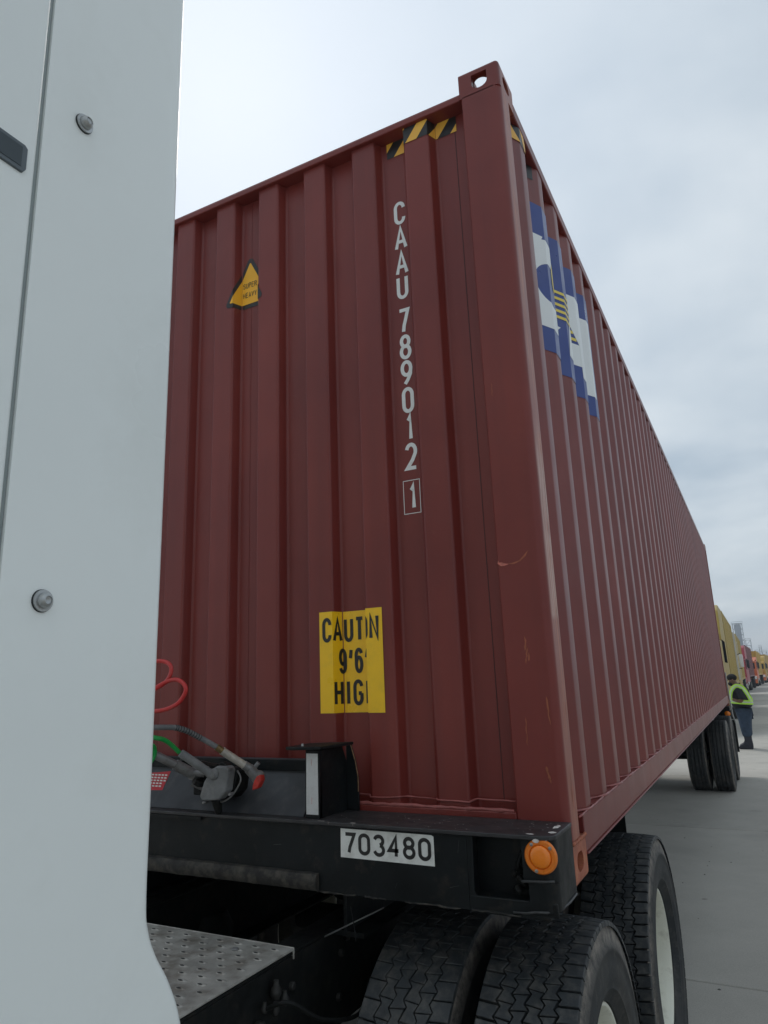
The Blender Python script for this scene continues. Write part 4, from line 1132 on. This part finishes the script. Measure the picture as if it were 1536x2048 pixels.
for j, (x, y, z, r) in enumerate(((-1.205, -.19, 1.505, .012), (-1.19, -.18, 1.475, .015), (-1.222, -.20, 1.445, .013), (-1.27, -.21, 1.52, .013), (-1.178, -.175, 1.44, .010))):
    kid(MB().tube([(x, y-.02, z+.008), (x, y, z), (x+.006, y+.05, z-.012)], [r*.7, r, r*.85], 8), 'elbow_fitting', DKST, root=gla, smooth=True)
for j, (x, z) in enumerate(((-1.165, 1.508), (-1.062, 1.508), (-1.165, 1.40), (-1.055, 1.43))):
    kid(MB().lathe([(-.262, .0001), (-.262, .004), (-.258, .0055), (-.24, .0055)], (x+.012, .012, z-.008), 6, axis=1), 'screw', DIRTST, root=pg)
tg = empty('hose_tag', (-1.29, -.3, 1.46)); tag(tg, 'small red and white printed tag hanging under the green hose', 'tag')
tp0 = MB().prism([(-1.345, 1.487), (-1.251, 1.495), (-1.287, 1.434), (-1.345, 1.432)], 1, -.302, -.300)
kid(tp0, 'tag_plate', TAGR, root=tg)
ln = MB()
for k in range(5):
    z0 = 1.480-.009*k
    for j in range(6):
        x = -1.335+.015*j-.003*k
        if x < -1.272-.004*k: ln.box(x, x+.010, -.3032, -.3025, z0, z0+.0045)
kid(ln, 'tag_print', WHITE, root=tg)

# ================================================================== QUEUE OF TRUCKS BEHIND
GLASS = mat('dark_glass', (.012, .014, .017), .85, vary=.1, spec=.0)
CHROME = mat('chrome', (.6, .6, .6), .2, metal=1.0, vary=.1)
TYR = mat('far_tyre', (.025, .026, .028), .8, vary=.2)
YY = mat('mustard_paint', (.40, .27, .035), .5, vary=.10, vscale=1.2, dirt=(.30, .23, .10), dirt_amt=.4, dscale=4)
RD = mat('crimson_paint', (.36, .03, .045), .45, vary=.1)
DR = mat('dark_red_paint', (.16, .035, .035), .5, vary=.12)
OR = mat('orange_paint', (.60, .13, .03), .4, vary=.1)
WT = mat('white_truck_paint', (.66, .66, .64), .4, vary=.05)
YO = mat('golden_paint', (.50, .30, .03), .5, vary=.12)
HEADL = mat('headlamp_glass', (.75, .75, .72), .15, vary=.05)
def tyre_far(mb, x, y, z, w, r): 
    mb.lathe([(-w/2, .28), (-w/2, r-.05), (-w/2+.03, r-.01), (-w/2+.05, r), (w/2-.05, r), (w/2-.03, r-.01), (w/2, r-.05), (w/2, .28)], (x, y, z), 24, closed=True)
def big_truck(xside, ynose, head, body, hood_c, label, roof=3.95, slen=4.4, window=True, grp='trucks queued behind the maroon container', edge=None):
    root = empty('truck_tractor', (xside-1.22, ynose, 0), 0); tag(root, label[0], 'truck', grp)
    def a(mb, name, m, par=root, **k): o = mb.build(name, m, par, **k); return o
    c0 = 1.7; c1 = 3.3; e = c1+slen
    a(MB().prism([(0.10, .75), (.06, 1.35), (.35, 1.62), (c0+.1, 1.95), (c0+.1, .75)], 0, -.85, .85), 'hood', hood_c, bevel=.06)
    for s_ in (-1, 1):
        a(MB().prism([(.25, .62), (.30, 1.02), (.55, 1.22), (1.3, 1.22), (1.62, 1.0), (1.7, .62), (1.45, .62), (1.35, .95), (.62, .95), (.5, .62)], 0, s_*.86, s_*1.20), 'fender', hood_c, bevel=.02)
        a(MB().prism([(.10, .80), (.08, 1.08), (.30, 1.14), (.30, .82)], 0, s_*.87, s_*1.15), 'headlight', HEADL, bevel=.02)
        if edge is not False:
            mm = a(MB().box(s_*1.34, s_*1.52, c0+.25, c0+.35, 1.95, 2.65), 'mirror', WT if edge else GASK, bevel=.03)
            MB().tube([(s_*1.19, c0+.35, 2.6), (s_*1.42, c0+.3, 2.72)], .02, 6).tube([(s_*1.19, c0+.35, 1.9), (s_*1.42, c0+.3, 1.88)], .02, 6).build('bracket', GASK, mm)
        a(MB().tube([(s_*.98, c0+1.6+slen+.12, 1.0), (s_*.98, c0+1.6+slen+.12, roof-.25)], .07, 10), 'exhaust_stack', CHROME, smooth=True)
        a(MB().tube([(s_*.95, 2.1, .72), (s_*.95, 4.2, .72)], .30, 14), 'fuel_tank', CHROME, smooth=True)
        if window: a(MB().box(s_*1.2205, s_*1.226, c1-(.1 if edge is False else -.75), c1+2.3, 2.05, 2.80), 'side_window', GLASS, bevel=.02)
        if edge is not False: a(MB().prism([(c0+.30, 1.95), (c0+.48, 2.62), (c1-.1, 2.62), (c1-.1, 1.90)], 0, s_*1.2205, s_*1.226), 'door_window', GLASS)
    a(MB().box(-.48, .48, .02, .09, .80, 1.42), 'grille', CHROME, bevel=.02)
    a(MB().box(-1.2, 1.2, -.06, .20, .35, .72), 'bumper', CHROME if hood_c is not OR else OR, bevel=.05)
    cb = a(MB().prism([(c0, .75), (c0+.05, 1.90), (c0+.38, 2.72), (c1, 2.78), (c1, .75)], 0, -1.22, 1.22), 'cab', body, bevel=.05)
    MB().prism([(c0+.04, 1.95), (c0+.33, 2.64), (c0+.36, 2.64), (c0+.08, 1.94)], 0, -1.05, 1.05).build('windshield', GLASS, cb)
    a(MB().prism([(c1+.002, .75), (c1+.002, 3.0), (c1+.5, roof-.25), (c1+1.3, roof), (e, roof), (e, .75)], 0, -1.22, 1.22), 'sleeper', body, bevel=.05)
    a(MB().prism([(c0+.40, 2.79), (c1+.0, 3.0), (c1+.0, 2.79)], 0, -1.1, 1.1), 'roof_fairing', body, bevel=.02)
    if edge:
        a(MB().prism([(e, 1.1), (e, roof-.4), (e+.10, roof-.4), (e+.10, 1.1)], 0, 1.20, 1.235), 'edge_fairing', WT)
    fr2 = MB().box(-.45, -.37, 1.0, e+3.0, .75, 1.0).box(.37, .45, 1.0, e+3.0, .75, 1.0)
    a(fr2, 'frame_rail', GRIMY)
    for (y, dual) in ((.98, 0), (e+.9, 1), (e+2.2, 1)):
        for s_ in (-1, 1):
            t_ = MB(); tyre_far(t_, s_*1.07, y, .51, .28, .51)
            if dual: tyre_far(t_, s_*.74, y, .51, .28, .51)
            w_ = a(t_, 'wheel', TYR, smooth=True)
            MB().lathe([(s_*(1.20 if not dual else 1.06), .29), (s_*(1.215 if not dual else 1.20), .27), (s_*1.10, .24), (s_*1.12, .12), (s_*1.2, .1), (s_*1.2, .0001)], (0, y, .51), 20).build('rim', RIM, w_, smooth=True)
    root.rotation_euler.z = -head
    return root, e
def far_container(xside, y0, head, m, label, height=2.896, L_=12.192, z0=1.17, strip=None, bar=False, grp='containers on the queued trucks'):
    root = empty('shipping_container', (xside-1.219, y0, 0)); tag(root, label, 'shipping container', grp)
    h2 = z0+height
    for s_ in (-1, 1):
        pr = [(.16, s_*1.18)]; y = .2
        while y+.27 < L_-.15: pr += [(y, s_*1.18), (y+.068, s_*1.214), (y+.14, s_*1.214), (y+.208, s_*1.18)]; y += .278
        pr.append((L_-.12, s_*1.18))
        sheet(pr, z0+.16, h2-.08, swap=True, nz=1).build('side_wall', m, root)
        MB().box(s_*1.16, s_*1.219, .12, L_-.12, h2-.08, h2-.02).build('top_side_rail', m, root)
        MB().box(s_*1.17, s_*1.219, .12, L_-.12, z0+.03, z0+.16).build('bottom_side_rail', m, root)
        for y in (0, L_-.16):
            MB().box(s_*1.06, s_*1.219, y, y+.16, z0+.12, h2-.12).build('corner_post', m, root)
            MB().box(s_*1.057, s_*1.2195, y-.001, y+.178, h2-.12, h2).box(s_*1.057, s_*1.2195, y-.001, y+.178, z0, z0+.12).build('corner_casting', m, root, bevel=.01)
    pr = [(-1.06, .06)]; x = -1.04
    while x+.24 < 1.06: pr += [(x, .06), (x+.018, .02), (x+.12, .02), (x+.138, .06)]; x += .25
    pr.append((1.06, .06)); sheet(pr, z0+.15, h2-.1, nz=1).build('front_wall', m, root)
    MB().box(-1.06, 1.06, .0, .1, h2-.1, h2-.03).build('front_header', m, root)
    MB().box(-1.06, 1.06, .0, .1, z0+.02, z0+.15).build('front_sill', m, root)
    MB().box(-1.16, 1.16, .1, L_-.1, h2-.05, h2-.03).build('roof', m, root)
    MB().box(-1.06, 1.06, L_-.06, L_-.02, z0+.1, h2-.1).build('door', m, root)
    if bar: MB().box(1.222, 1.31, L_-.08, L_+.04, z0+.15, h2-.35).build('white_edge_bar', WT, root)
    if strip: MB().box(1.2195, 1.224, strip[0], strip[0]+strip[1], z0+.6, h2-.5).build('dark_stripe', GASK, root)
    root.rotation_euler.z = -head
    return root
def far_chassis(xside, y0, head, label, grp='chassis under the queued containers'):
    root = empty('container_chassis', (xside-1.219, y0, 0)); tag(root, label, 'trailer', grp)
    m = MB()
    for s_ in (-1, 1): m.box(s_*.55, s_*.42, 0, 12.2, .95, 1.15)
    m.box(-1.2, 1.2, 0, .2, 1.02, 1.168).box(-1.2, 1.2, 11.9, 12.15, 1.0, 1.168); m.build('frame', CHAS, root)
    MB().box(.55, .68, 3, 3.12, .3, 1.1).build('landing_leg', CHAS, root); MB().box(-.68, -.55, 3, 3.12, .3, 1.1).build('landing_leg', CHAS, root)
    for y in (9.9, 11.15):
        for s_ in (-1, 1):
            t_ = MB(); tyre_far(t_, s_*1.09, y, .505, .26, .505); tyre_far(t_, s_*.77, y, .505, .26, .505); t_.build('wheel', TYR, root, smooth=True)
    root.rotation_euler.z = -head
    return root
def train(xside, y, head, tcol, hcol, ccol, tl, cl, kl, **k):
    r_, e = big_truck(xside, y, head, tcol, hcol, (tl,), **{a: b for a, b in k.items() if a in ('roof', 'slen', 'window', 'edge')})
    d = Vector((math.sin(head), math.cos(head), 0))
    p = Vector((xside, y, 0))+d*(e+.65)
    far_container(p.x, p.y, head, ccol, cl, height=k.get('ch', 2.896), L_=k.get('L_', 12.192), strip=k.get('strip'), bar=k.get('bar', False))
    far_chassis(p.x, p.y, head, kl)
train(-.40, 21.0, 0, YY, YY, YY, 'mustard tractor with dark sleeper window directly behind the maroon container', 'mustard container nearest behind the maroon one, above the man', 'black chassis under the nearest mustard container', slen=3.6, roof=4.06, edge=False, L_=10.6, bar=True)
train(-.42, 40.4, 0, YY, YY, YY, 'second mustard tractor in the queue with white mirrors', 'second mustard container in the queue, behind the white edge bar', 'black chassis under the second mustard container', slen=4.2, roof=3.95, edge=True, window=False)
train(-.42, 64.6, .027, RD, RD, DR, 'crimson tractor with dark sleeper window, third in the queue', 'dark red container behind the crimson tractor', 'black chassis under the dark red container', slen=4.0, roof=3.95)
train(.33, 89.5, .036, OR, OR, YO, 'orange tractor behind the dark red container', 'golden container behind the orange tractor', 'black chassis under the golden container', slen=2.5, roof=3.3)
train(1.35, 113.0, .05, YO, OR, YO, 'golden tractor with orange hood far along the queue', 'golden container fifth in the queue', 'black chassis of the fifth truck in the queue', slen=3, roof=3.8)
train(2.7, 137.0, .07, YY, YY, YY, 'mustard tractor sixth in the queue', 'mustard container sixth in the queue', 'black chassis of the sixth truck in the queue', slen=3, roof=3.8)
train(4.6, 161.0, .09, YO, YO, YY, 'golden tractor at the far end of the queue', 'mustard container at the far end of the queue', 'black chassis at the far end of the queue', slen=3, roof=3.8)

# ================================================================== TOWERS ON THE SKYLINE
TWR = mat('tower_steel', (.16, .19, .22), .6, vary=.15)
def lattice(x0, x1, y, z1, name, label, bays, d=None, solid=.0, head=True):
    root = empty(name, ((x0+x1)/2, y, 0)); tag(root, label, 'tower')
    w = (x1-x0)/2; t = .22; fr3 = MB(); br = MB()
    for sx in (-w, w):
        for sy in (-w, w): fr3.tube([(sx, sy, 0), (sx, sy, z1)], t*.9, 5)
    fr3.build('leg', TWR, root)
    hb = z1/bays
    for k in range(bays):
        z = k*hb
        for s_ in (-w, w):
            br.tube([(-w, s_, z+hb), (w, s_, z+hb)], t*.6, 4).tube([(s_, -w, z+hb), (s_, w, z+hb)], t*.6, 4)
            br.tube([(-w, s_, z), (w, s_, z+hb)], t*.45, 4).tube([(s_, -w, z+hb), (s_, w, z)], t*.45, 4)
    br.build('brace', TWR, root)
    pl = MB()
    for k in range(1, bays+1, 2): pl.box(-w*1.1, w*1.1, -w*1.1, w*1.1, k*hb-.12, k*hb+.12)
    pl.build('platform', TWR, root)
    if solid: MB().lathe([(0, w*solid), (z1*.97, w*solid), (z1*.985, w*solid*.7), (z1*.985, .001)], (0, 0, 0), 18, axis=2).build('vessel', TWR, root, smooth=True)
    if head:
        hr = MB()
        for sx in (-1, 1): hr.box(sx*w*1.15, sx*w*1.15+.1, -w, w, z1, z1+1.1)
        hr.box(-w*1.15, w*1.15, -w, -w+.1, z1+.9, z1+1.1); hr.build('railing', TWR, root)
    return root
lattice(-10.0, -4.6, 500, 30.8, 'steel_tower', 'tallest hazy blue lattice tower behind the mustard containers', 9, solid=.72)
lattice(-3.9, -1.2, 500, 20.3, 'steel_tower', 'shorter hazy lattice tower right of the tallest one', 6)
lattice(.4, 2.0, 520, 13.5, 'steel_tower', 'slim hazy tower above the crimson truck', 5)
lattice(2.9, 4.1, 500, 15.8, 'steel_tower', 'thin hazy mast tower above the golden containers', 6)
lattice(4.6, 7.0, 540, 13.6, 'steel_tower', 'squat hazy frame tower above the golden containers', 4)
g_ = empty('gantry_crane', (12, 520, 0)); tag(g_, 'hazy gantry crane beam at the right edge of the skyline', 'crane')
MB().box(-4, 9, -1, 1, 12.2, 13.4).build('beam', TWR, g_)
for x in (-3.4, 8): MB().box(x-.4, x+.4, -4, -3.3, 0, 12.2).box(x-.4, x+.4, 3.3, 4, 0, 12.2).box(x-.4, x+.4, -4, 4, 10.5, 11.2).build('leg', TWR, g_)
MB().box(-1, 1.5, -1.2, 1.2, 9.8, 12.2).build('cabin', TWR, g_)

# ================================================================== MAN IN A HI-VIS VEST
SKIN = mat('skin', (.17, .085, .055), .55, vary=.1)
SHIRT = mat('black_shirt', (.016, .017, .022), .9, vary=.3, vscale=12)
JEANS = mat('blue_jeans', (.032, .052, .085), .9, vary=.3, vscale=9)
BOOT = mat('dark_boots', (.022, .024, .035), .7, vary=.3, vscale=12)
HAIR = mat('black_hair', (.012, .011, .011), .85, vary=.2)
LIME = mat('lime_vest', (.50, .85, .08), .6, vary=.08, vscale=10)
SILV = mat('silver_tape', (.55, .60, .50), .4, vary=.05)
PY = 17.0
man = empty('person', (.10, PY, 0)); tag(man, 'man in black shirt, blue jeans and lime safety vest looking down at his hands', 'person')
def skin(name, verts, edges, radii, m, root=man, sub=2, root_v=0):
    me = bpy.data.meshes.new(name); me.from_pydata(verts, edges, [])
    o = bpy.data.objects.new(name, me); C.objects.link(o); o.parent = root; o.location = -root.location
    md = o.modifiers.new('skin', 'SKIN'); md.use_smooth_shade = True
    sv = me.skin_vertices[0].data
    for i, r_ in enumerate(radii):
        sv[i].radius = r_ if isinstance(r_, tuple) else (r_, r_); sv[i].use_root = (i == root_v)
    sd = o.modifiers.new('sub', 'SUBSURF'); sd.levels = sub; sd.render_levels = sub
    me.materials.append(m); return o
def V(x, dy, z): return (x, PY+dy, z)
# body: pelvis, spine, neck, head, arms, legs (facing -x, head bowed)
bv = [V(.115, 0, .90), V(.09, 0, 1.05), V(.085, 0, 1.22), V(.06, 0, 1.36), V(.015, 0, 1.45), V(-.045, 0, 1.52), V(-.070, 0, 1.60),
      V(.08, -.19, 1.34), V(.115, -.25, 1.16), V(.08, -.25, 1.06), V(-.03, -.20, 1.09), V(-.115, -.12, 1.13),
      V(.08, .19, 1.34), V(.115, .25, 1.16), V(.08, .25, 1.06), V(-.03, .20, 1.12), V(-.125, .09, 1.16),
      V(.11, -.10, .84), V(.09, -.11, .50), V(.10, -.11, .10), V(.11, .10, .84), V(.10, .11, .50), V(.11, .12, .10)]
be = [(0, 1), (1, 2), (2, 3), (3, 4), (4, 5), (5, 6), (3, 7), (7, 8), (8, 9), (9, 10), (10, 11), (3, 12), (12, 13), (13, 14), (14, 15), (15, 16), (0, 17), (17, 18), (18, 19), (0, 20), (20, 21), (21, 22)]
br_ = [.14, .14, .13, .10, .060, .082, .088, .062, .048, .045, .038, .034, .062, .048, .045, .038, .034, .10, .07, .045, .10, .07, .045]
skin('body', bv, be, br_, SKIN)
# face: nose, brow, ear, beard
MB().prism([(-.165, 1.535), (-.185, 1.505), (-.160, 1.500), (-.150, 1.53)], 1, PY-.014, PY+.014).build('nose', SKIN, None, bevel=.005).parent = man
man.children[-1].location = -man.location
def mk(mb, name, m, **k):
    o = mb.build(name, m, None, **k); o.parent = man; o.location = -man.location; return o
def ell(mb, c, r, n=14, mring=8):
    prof = [(math.sin(PI*(i/mring-.5)), max(.001, math.cos(PI*(i/mring-.5)))) for i in range(mring+1)]
    v = []; 
    for a, b in prof:
        for k in range(n): v.append((c[0]+r[0]*b*math.cos(2*PI*k/n), c[1]+r[1]*b*math.sin(2*PI*k/n), c[2]+r[2]*a))
    return mb.add(v, [(i*n+k, i*n+(k+1) % n, (i+1)*n+(k+1) % n, (i+1)*n+k) for i in range(mring) for k in range(n)])
mk(ell(MB(), (-.045, PY, 1.612), (.112, .092, .088)), 'hair', HAIR, smooth='all')
mk(ell(MB(), (-.085, PY, 1.468), (.062, .066, .052)), 'beard', HAIR, smooth='all')
mk(ell(MB(), (-.035, PY-.085, 1.545), (.022, .012, .032)), 'ear', SKIN, smooth='all')
mk(ell(MB(), (-.035, PY+.085, 1.545), (.022, .012, .032)), 'ear', SKIN, smooth='all')
for dy in (-.035, .035): mk(ell(MB(), (-.145, PY+dy, 1.555), (.012, .012, .008)), 'eye', BLK, smooth='all')
mk(MB().box(-.146, -.135, PY-.025, PY+.025, 1.478, 1.484), 'mouth', mat('lips', (.16, .06, .05), .6))
skin('shirt', [V(.115, 0, .86), V(.085, 0, 1.02), V(.085, 0, 1.16), V(.075, 0, 1.30), V(.045, 0, 1.38), V(.085, -.20, 1.32), V(.115, -.262, 1.17), V(.10, -.265, 1.10), V(.085, .20, 1.32), V(.115, .262, 1.17), V(.10, .265, 1.10)],
     [(0, 1), (1, 2), (2, 3), (3, 4), (3, 5), (5, 6), (6, 7), (3, 8), (8, 9), (9, 10)], [(.225, .22), (.255, .25), (.245, .25), (.20, .21), .10, .11, .09, .085, .11, .09, .085], SHIRT)
skin('jeans', [V(.11, 0, .90), V(.105, -.09, .82), V(.085, -.105, .52), V(.10, -.11, .24), V(.105, .09, .82), V(.10, .105, .52), V(.11, .12, .24)],
     [(0, 1), (1, 2), (2, 3), (0, 4), (4, 5), (5, 6)], [.17, .18, .130, .105, .18, .130, .105], JEANS)
for dy, nm in ((-.11, 0), (.12, 0)):
    bt = MB(); z0 = .0
    out = [(.185, .0), (.190, .08), (.180, .20), (.180, .34), (.02, .34), (.025, .20), (.0, .13), (-.06, .10), (-.10, .075), (-.11, .035), (-.105, 0)]
    mk(MB().prism(out, 1, PY+dy-.062, PY+dy+.062), 'boot', BOOT, bevel=.025, seg=3)
# hands with fingers round a phone
for sgn, hx, hz_, dy in ((-1, -.130, 1.135, -.10), (1, -.140, 1.165, .075)):
    vs = [V(hx+.03, dy, hz_-.01), V(hx-.01, dy*.8, hz_), V(hx-.035, dy*.6, hz_+.004)]
    es = [(0, 1), (1, 2)]; rs = [.030, (.034, .018), (.034, .016)]
    skin('hand', vs, es, rs, SKIN, sub=1)
    for k in range(4):
        zz_ = hz_+.024-.016*k
        skin('finger', [V(hx-.030, dy*.6, zz_), V(hx-.062, dy*.35, zz_), V(hx-.070, dy*.05, zz_-.004)], [(0, 1), (1, 2)], [.010, .009, .007], SKIN, sub=1)
    skin('thumb', [V(hx-.01, dy*.7, hz_+.025), V(hx-.035, dy*.4, hz_+.045), V(hx-.05, dy*.1, hz_+.045)], [(0, 1), (1, 2)], [.012, .010, .008], SKIN, sub=1)
ph = MB().box(-.215, -.205, PY-.04, PY+.04, 1.10, 1.24).build('held_phone', BLK, None, bevel=.003); tag(ph, 'dark phone held in both hands by the man in the safety vest', 'phone')
# vest: flat bands swept round the torso
def band(path, w, th, nm, m, up_=None):
    P_ = [Vector(p) for p in path]; v = []; n = len(P_)
    for i, p in enumerate(P_):
        d = (P_[min(i+1, n-1)]-P_[max(i-1, 0)]).normalized()
        o_ = Vector((p.x-.085, p.y-PY, 0)); o_ = o_.normalized() if o_.length > .02 else Vector((0, -1, 0))
        s_ = d.cross(o_).normalized()*w/2
        v += [p-s_, p+s_, p+s_+o_*th, p-s_+o_*th]
    f = []
    for i in range(n-1):
        for k in range(4): f.append((4*i+k, 4*i+(k+1) % 4, 4*i+4+(k+1) % 4, 4*i+4+k))
    f += [(0, 1, 2, 3), (4*n-4, 4*n-3, 4*n-2, 4*n-1)]
    return mk(MB().add(v, f), nm, m, smooth=True)
wst = [(.088+.222*math.cos(a), PY+.232*math.sin(a), 1.055-.02*math.cos(a)) for a in [2*PI*k/32 for k in range(33)]]
wv = band(wst, .10, .012, 'vest_waistband', LIME)
band([(x+(x-.085)*.02, y+(y-PY)*.02, z) for x, y, z in wst], .032, .014, 'vest_reflective_tape', SILV)
for sy in (-1, 1):
    arm = spline([(-.125, PY+sy*.12, 1.10), (-.118, PY+sy*.13, 1.20), (-.075, PY+sy*.145, 1.33), (.005, PY+sy*.15, 1.415), (.085, PY+sy*.155, 1.415), (.165, PY+sy*.165, 1.35), (.235, PY+sy*.175, 1.22), (.285, PY+sy*.165, 1.08)], 6)
    band([(p.x, p.y+sy*.075, p.z) for p in arm], .085, .014, 'vest_shoulder_strap', LIME)
    band([(p.x, p.y+sy*.088, p.z) for p in arm], .026, .016, 'vest_reflective_tape', SILV)

# ================================================================== AIR
hm = bpy.data.materials.new('haze_air'); hm.use_nodes = True
ht = hm.node_tree; ht.nodes.clear()
pv = ht.nodes.new('ShaderNodeVolumePrincipled'); pv.inputs['Color'].default_value = (.86, .92, 1.0, 1); pv.inputs['Density'].default_value = .0011
pv.inputs['Anisotropy'].default_value = .3
ho = ht.nodes.new('ShaderNodeOutputMaterial'); ht.links.new(pv.outputs[0], ho.inputs['Volume'])
hzb = MB().box(-3100, 3100, -700, 5100, -1.6, 40).build('haze', hm); tag(hzb, kind='stuff')
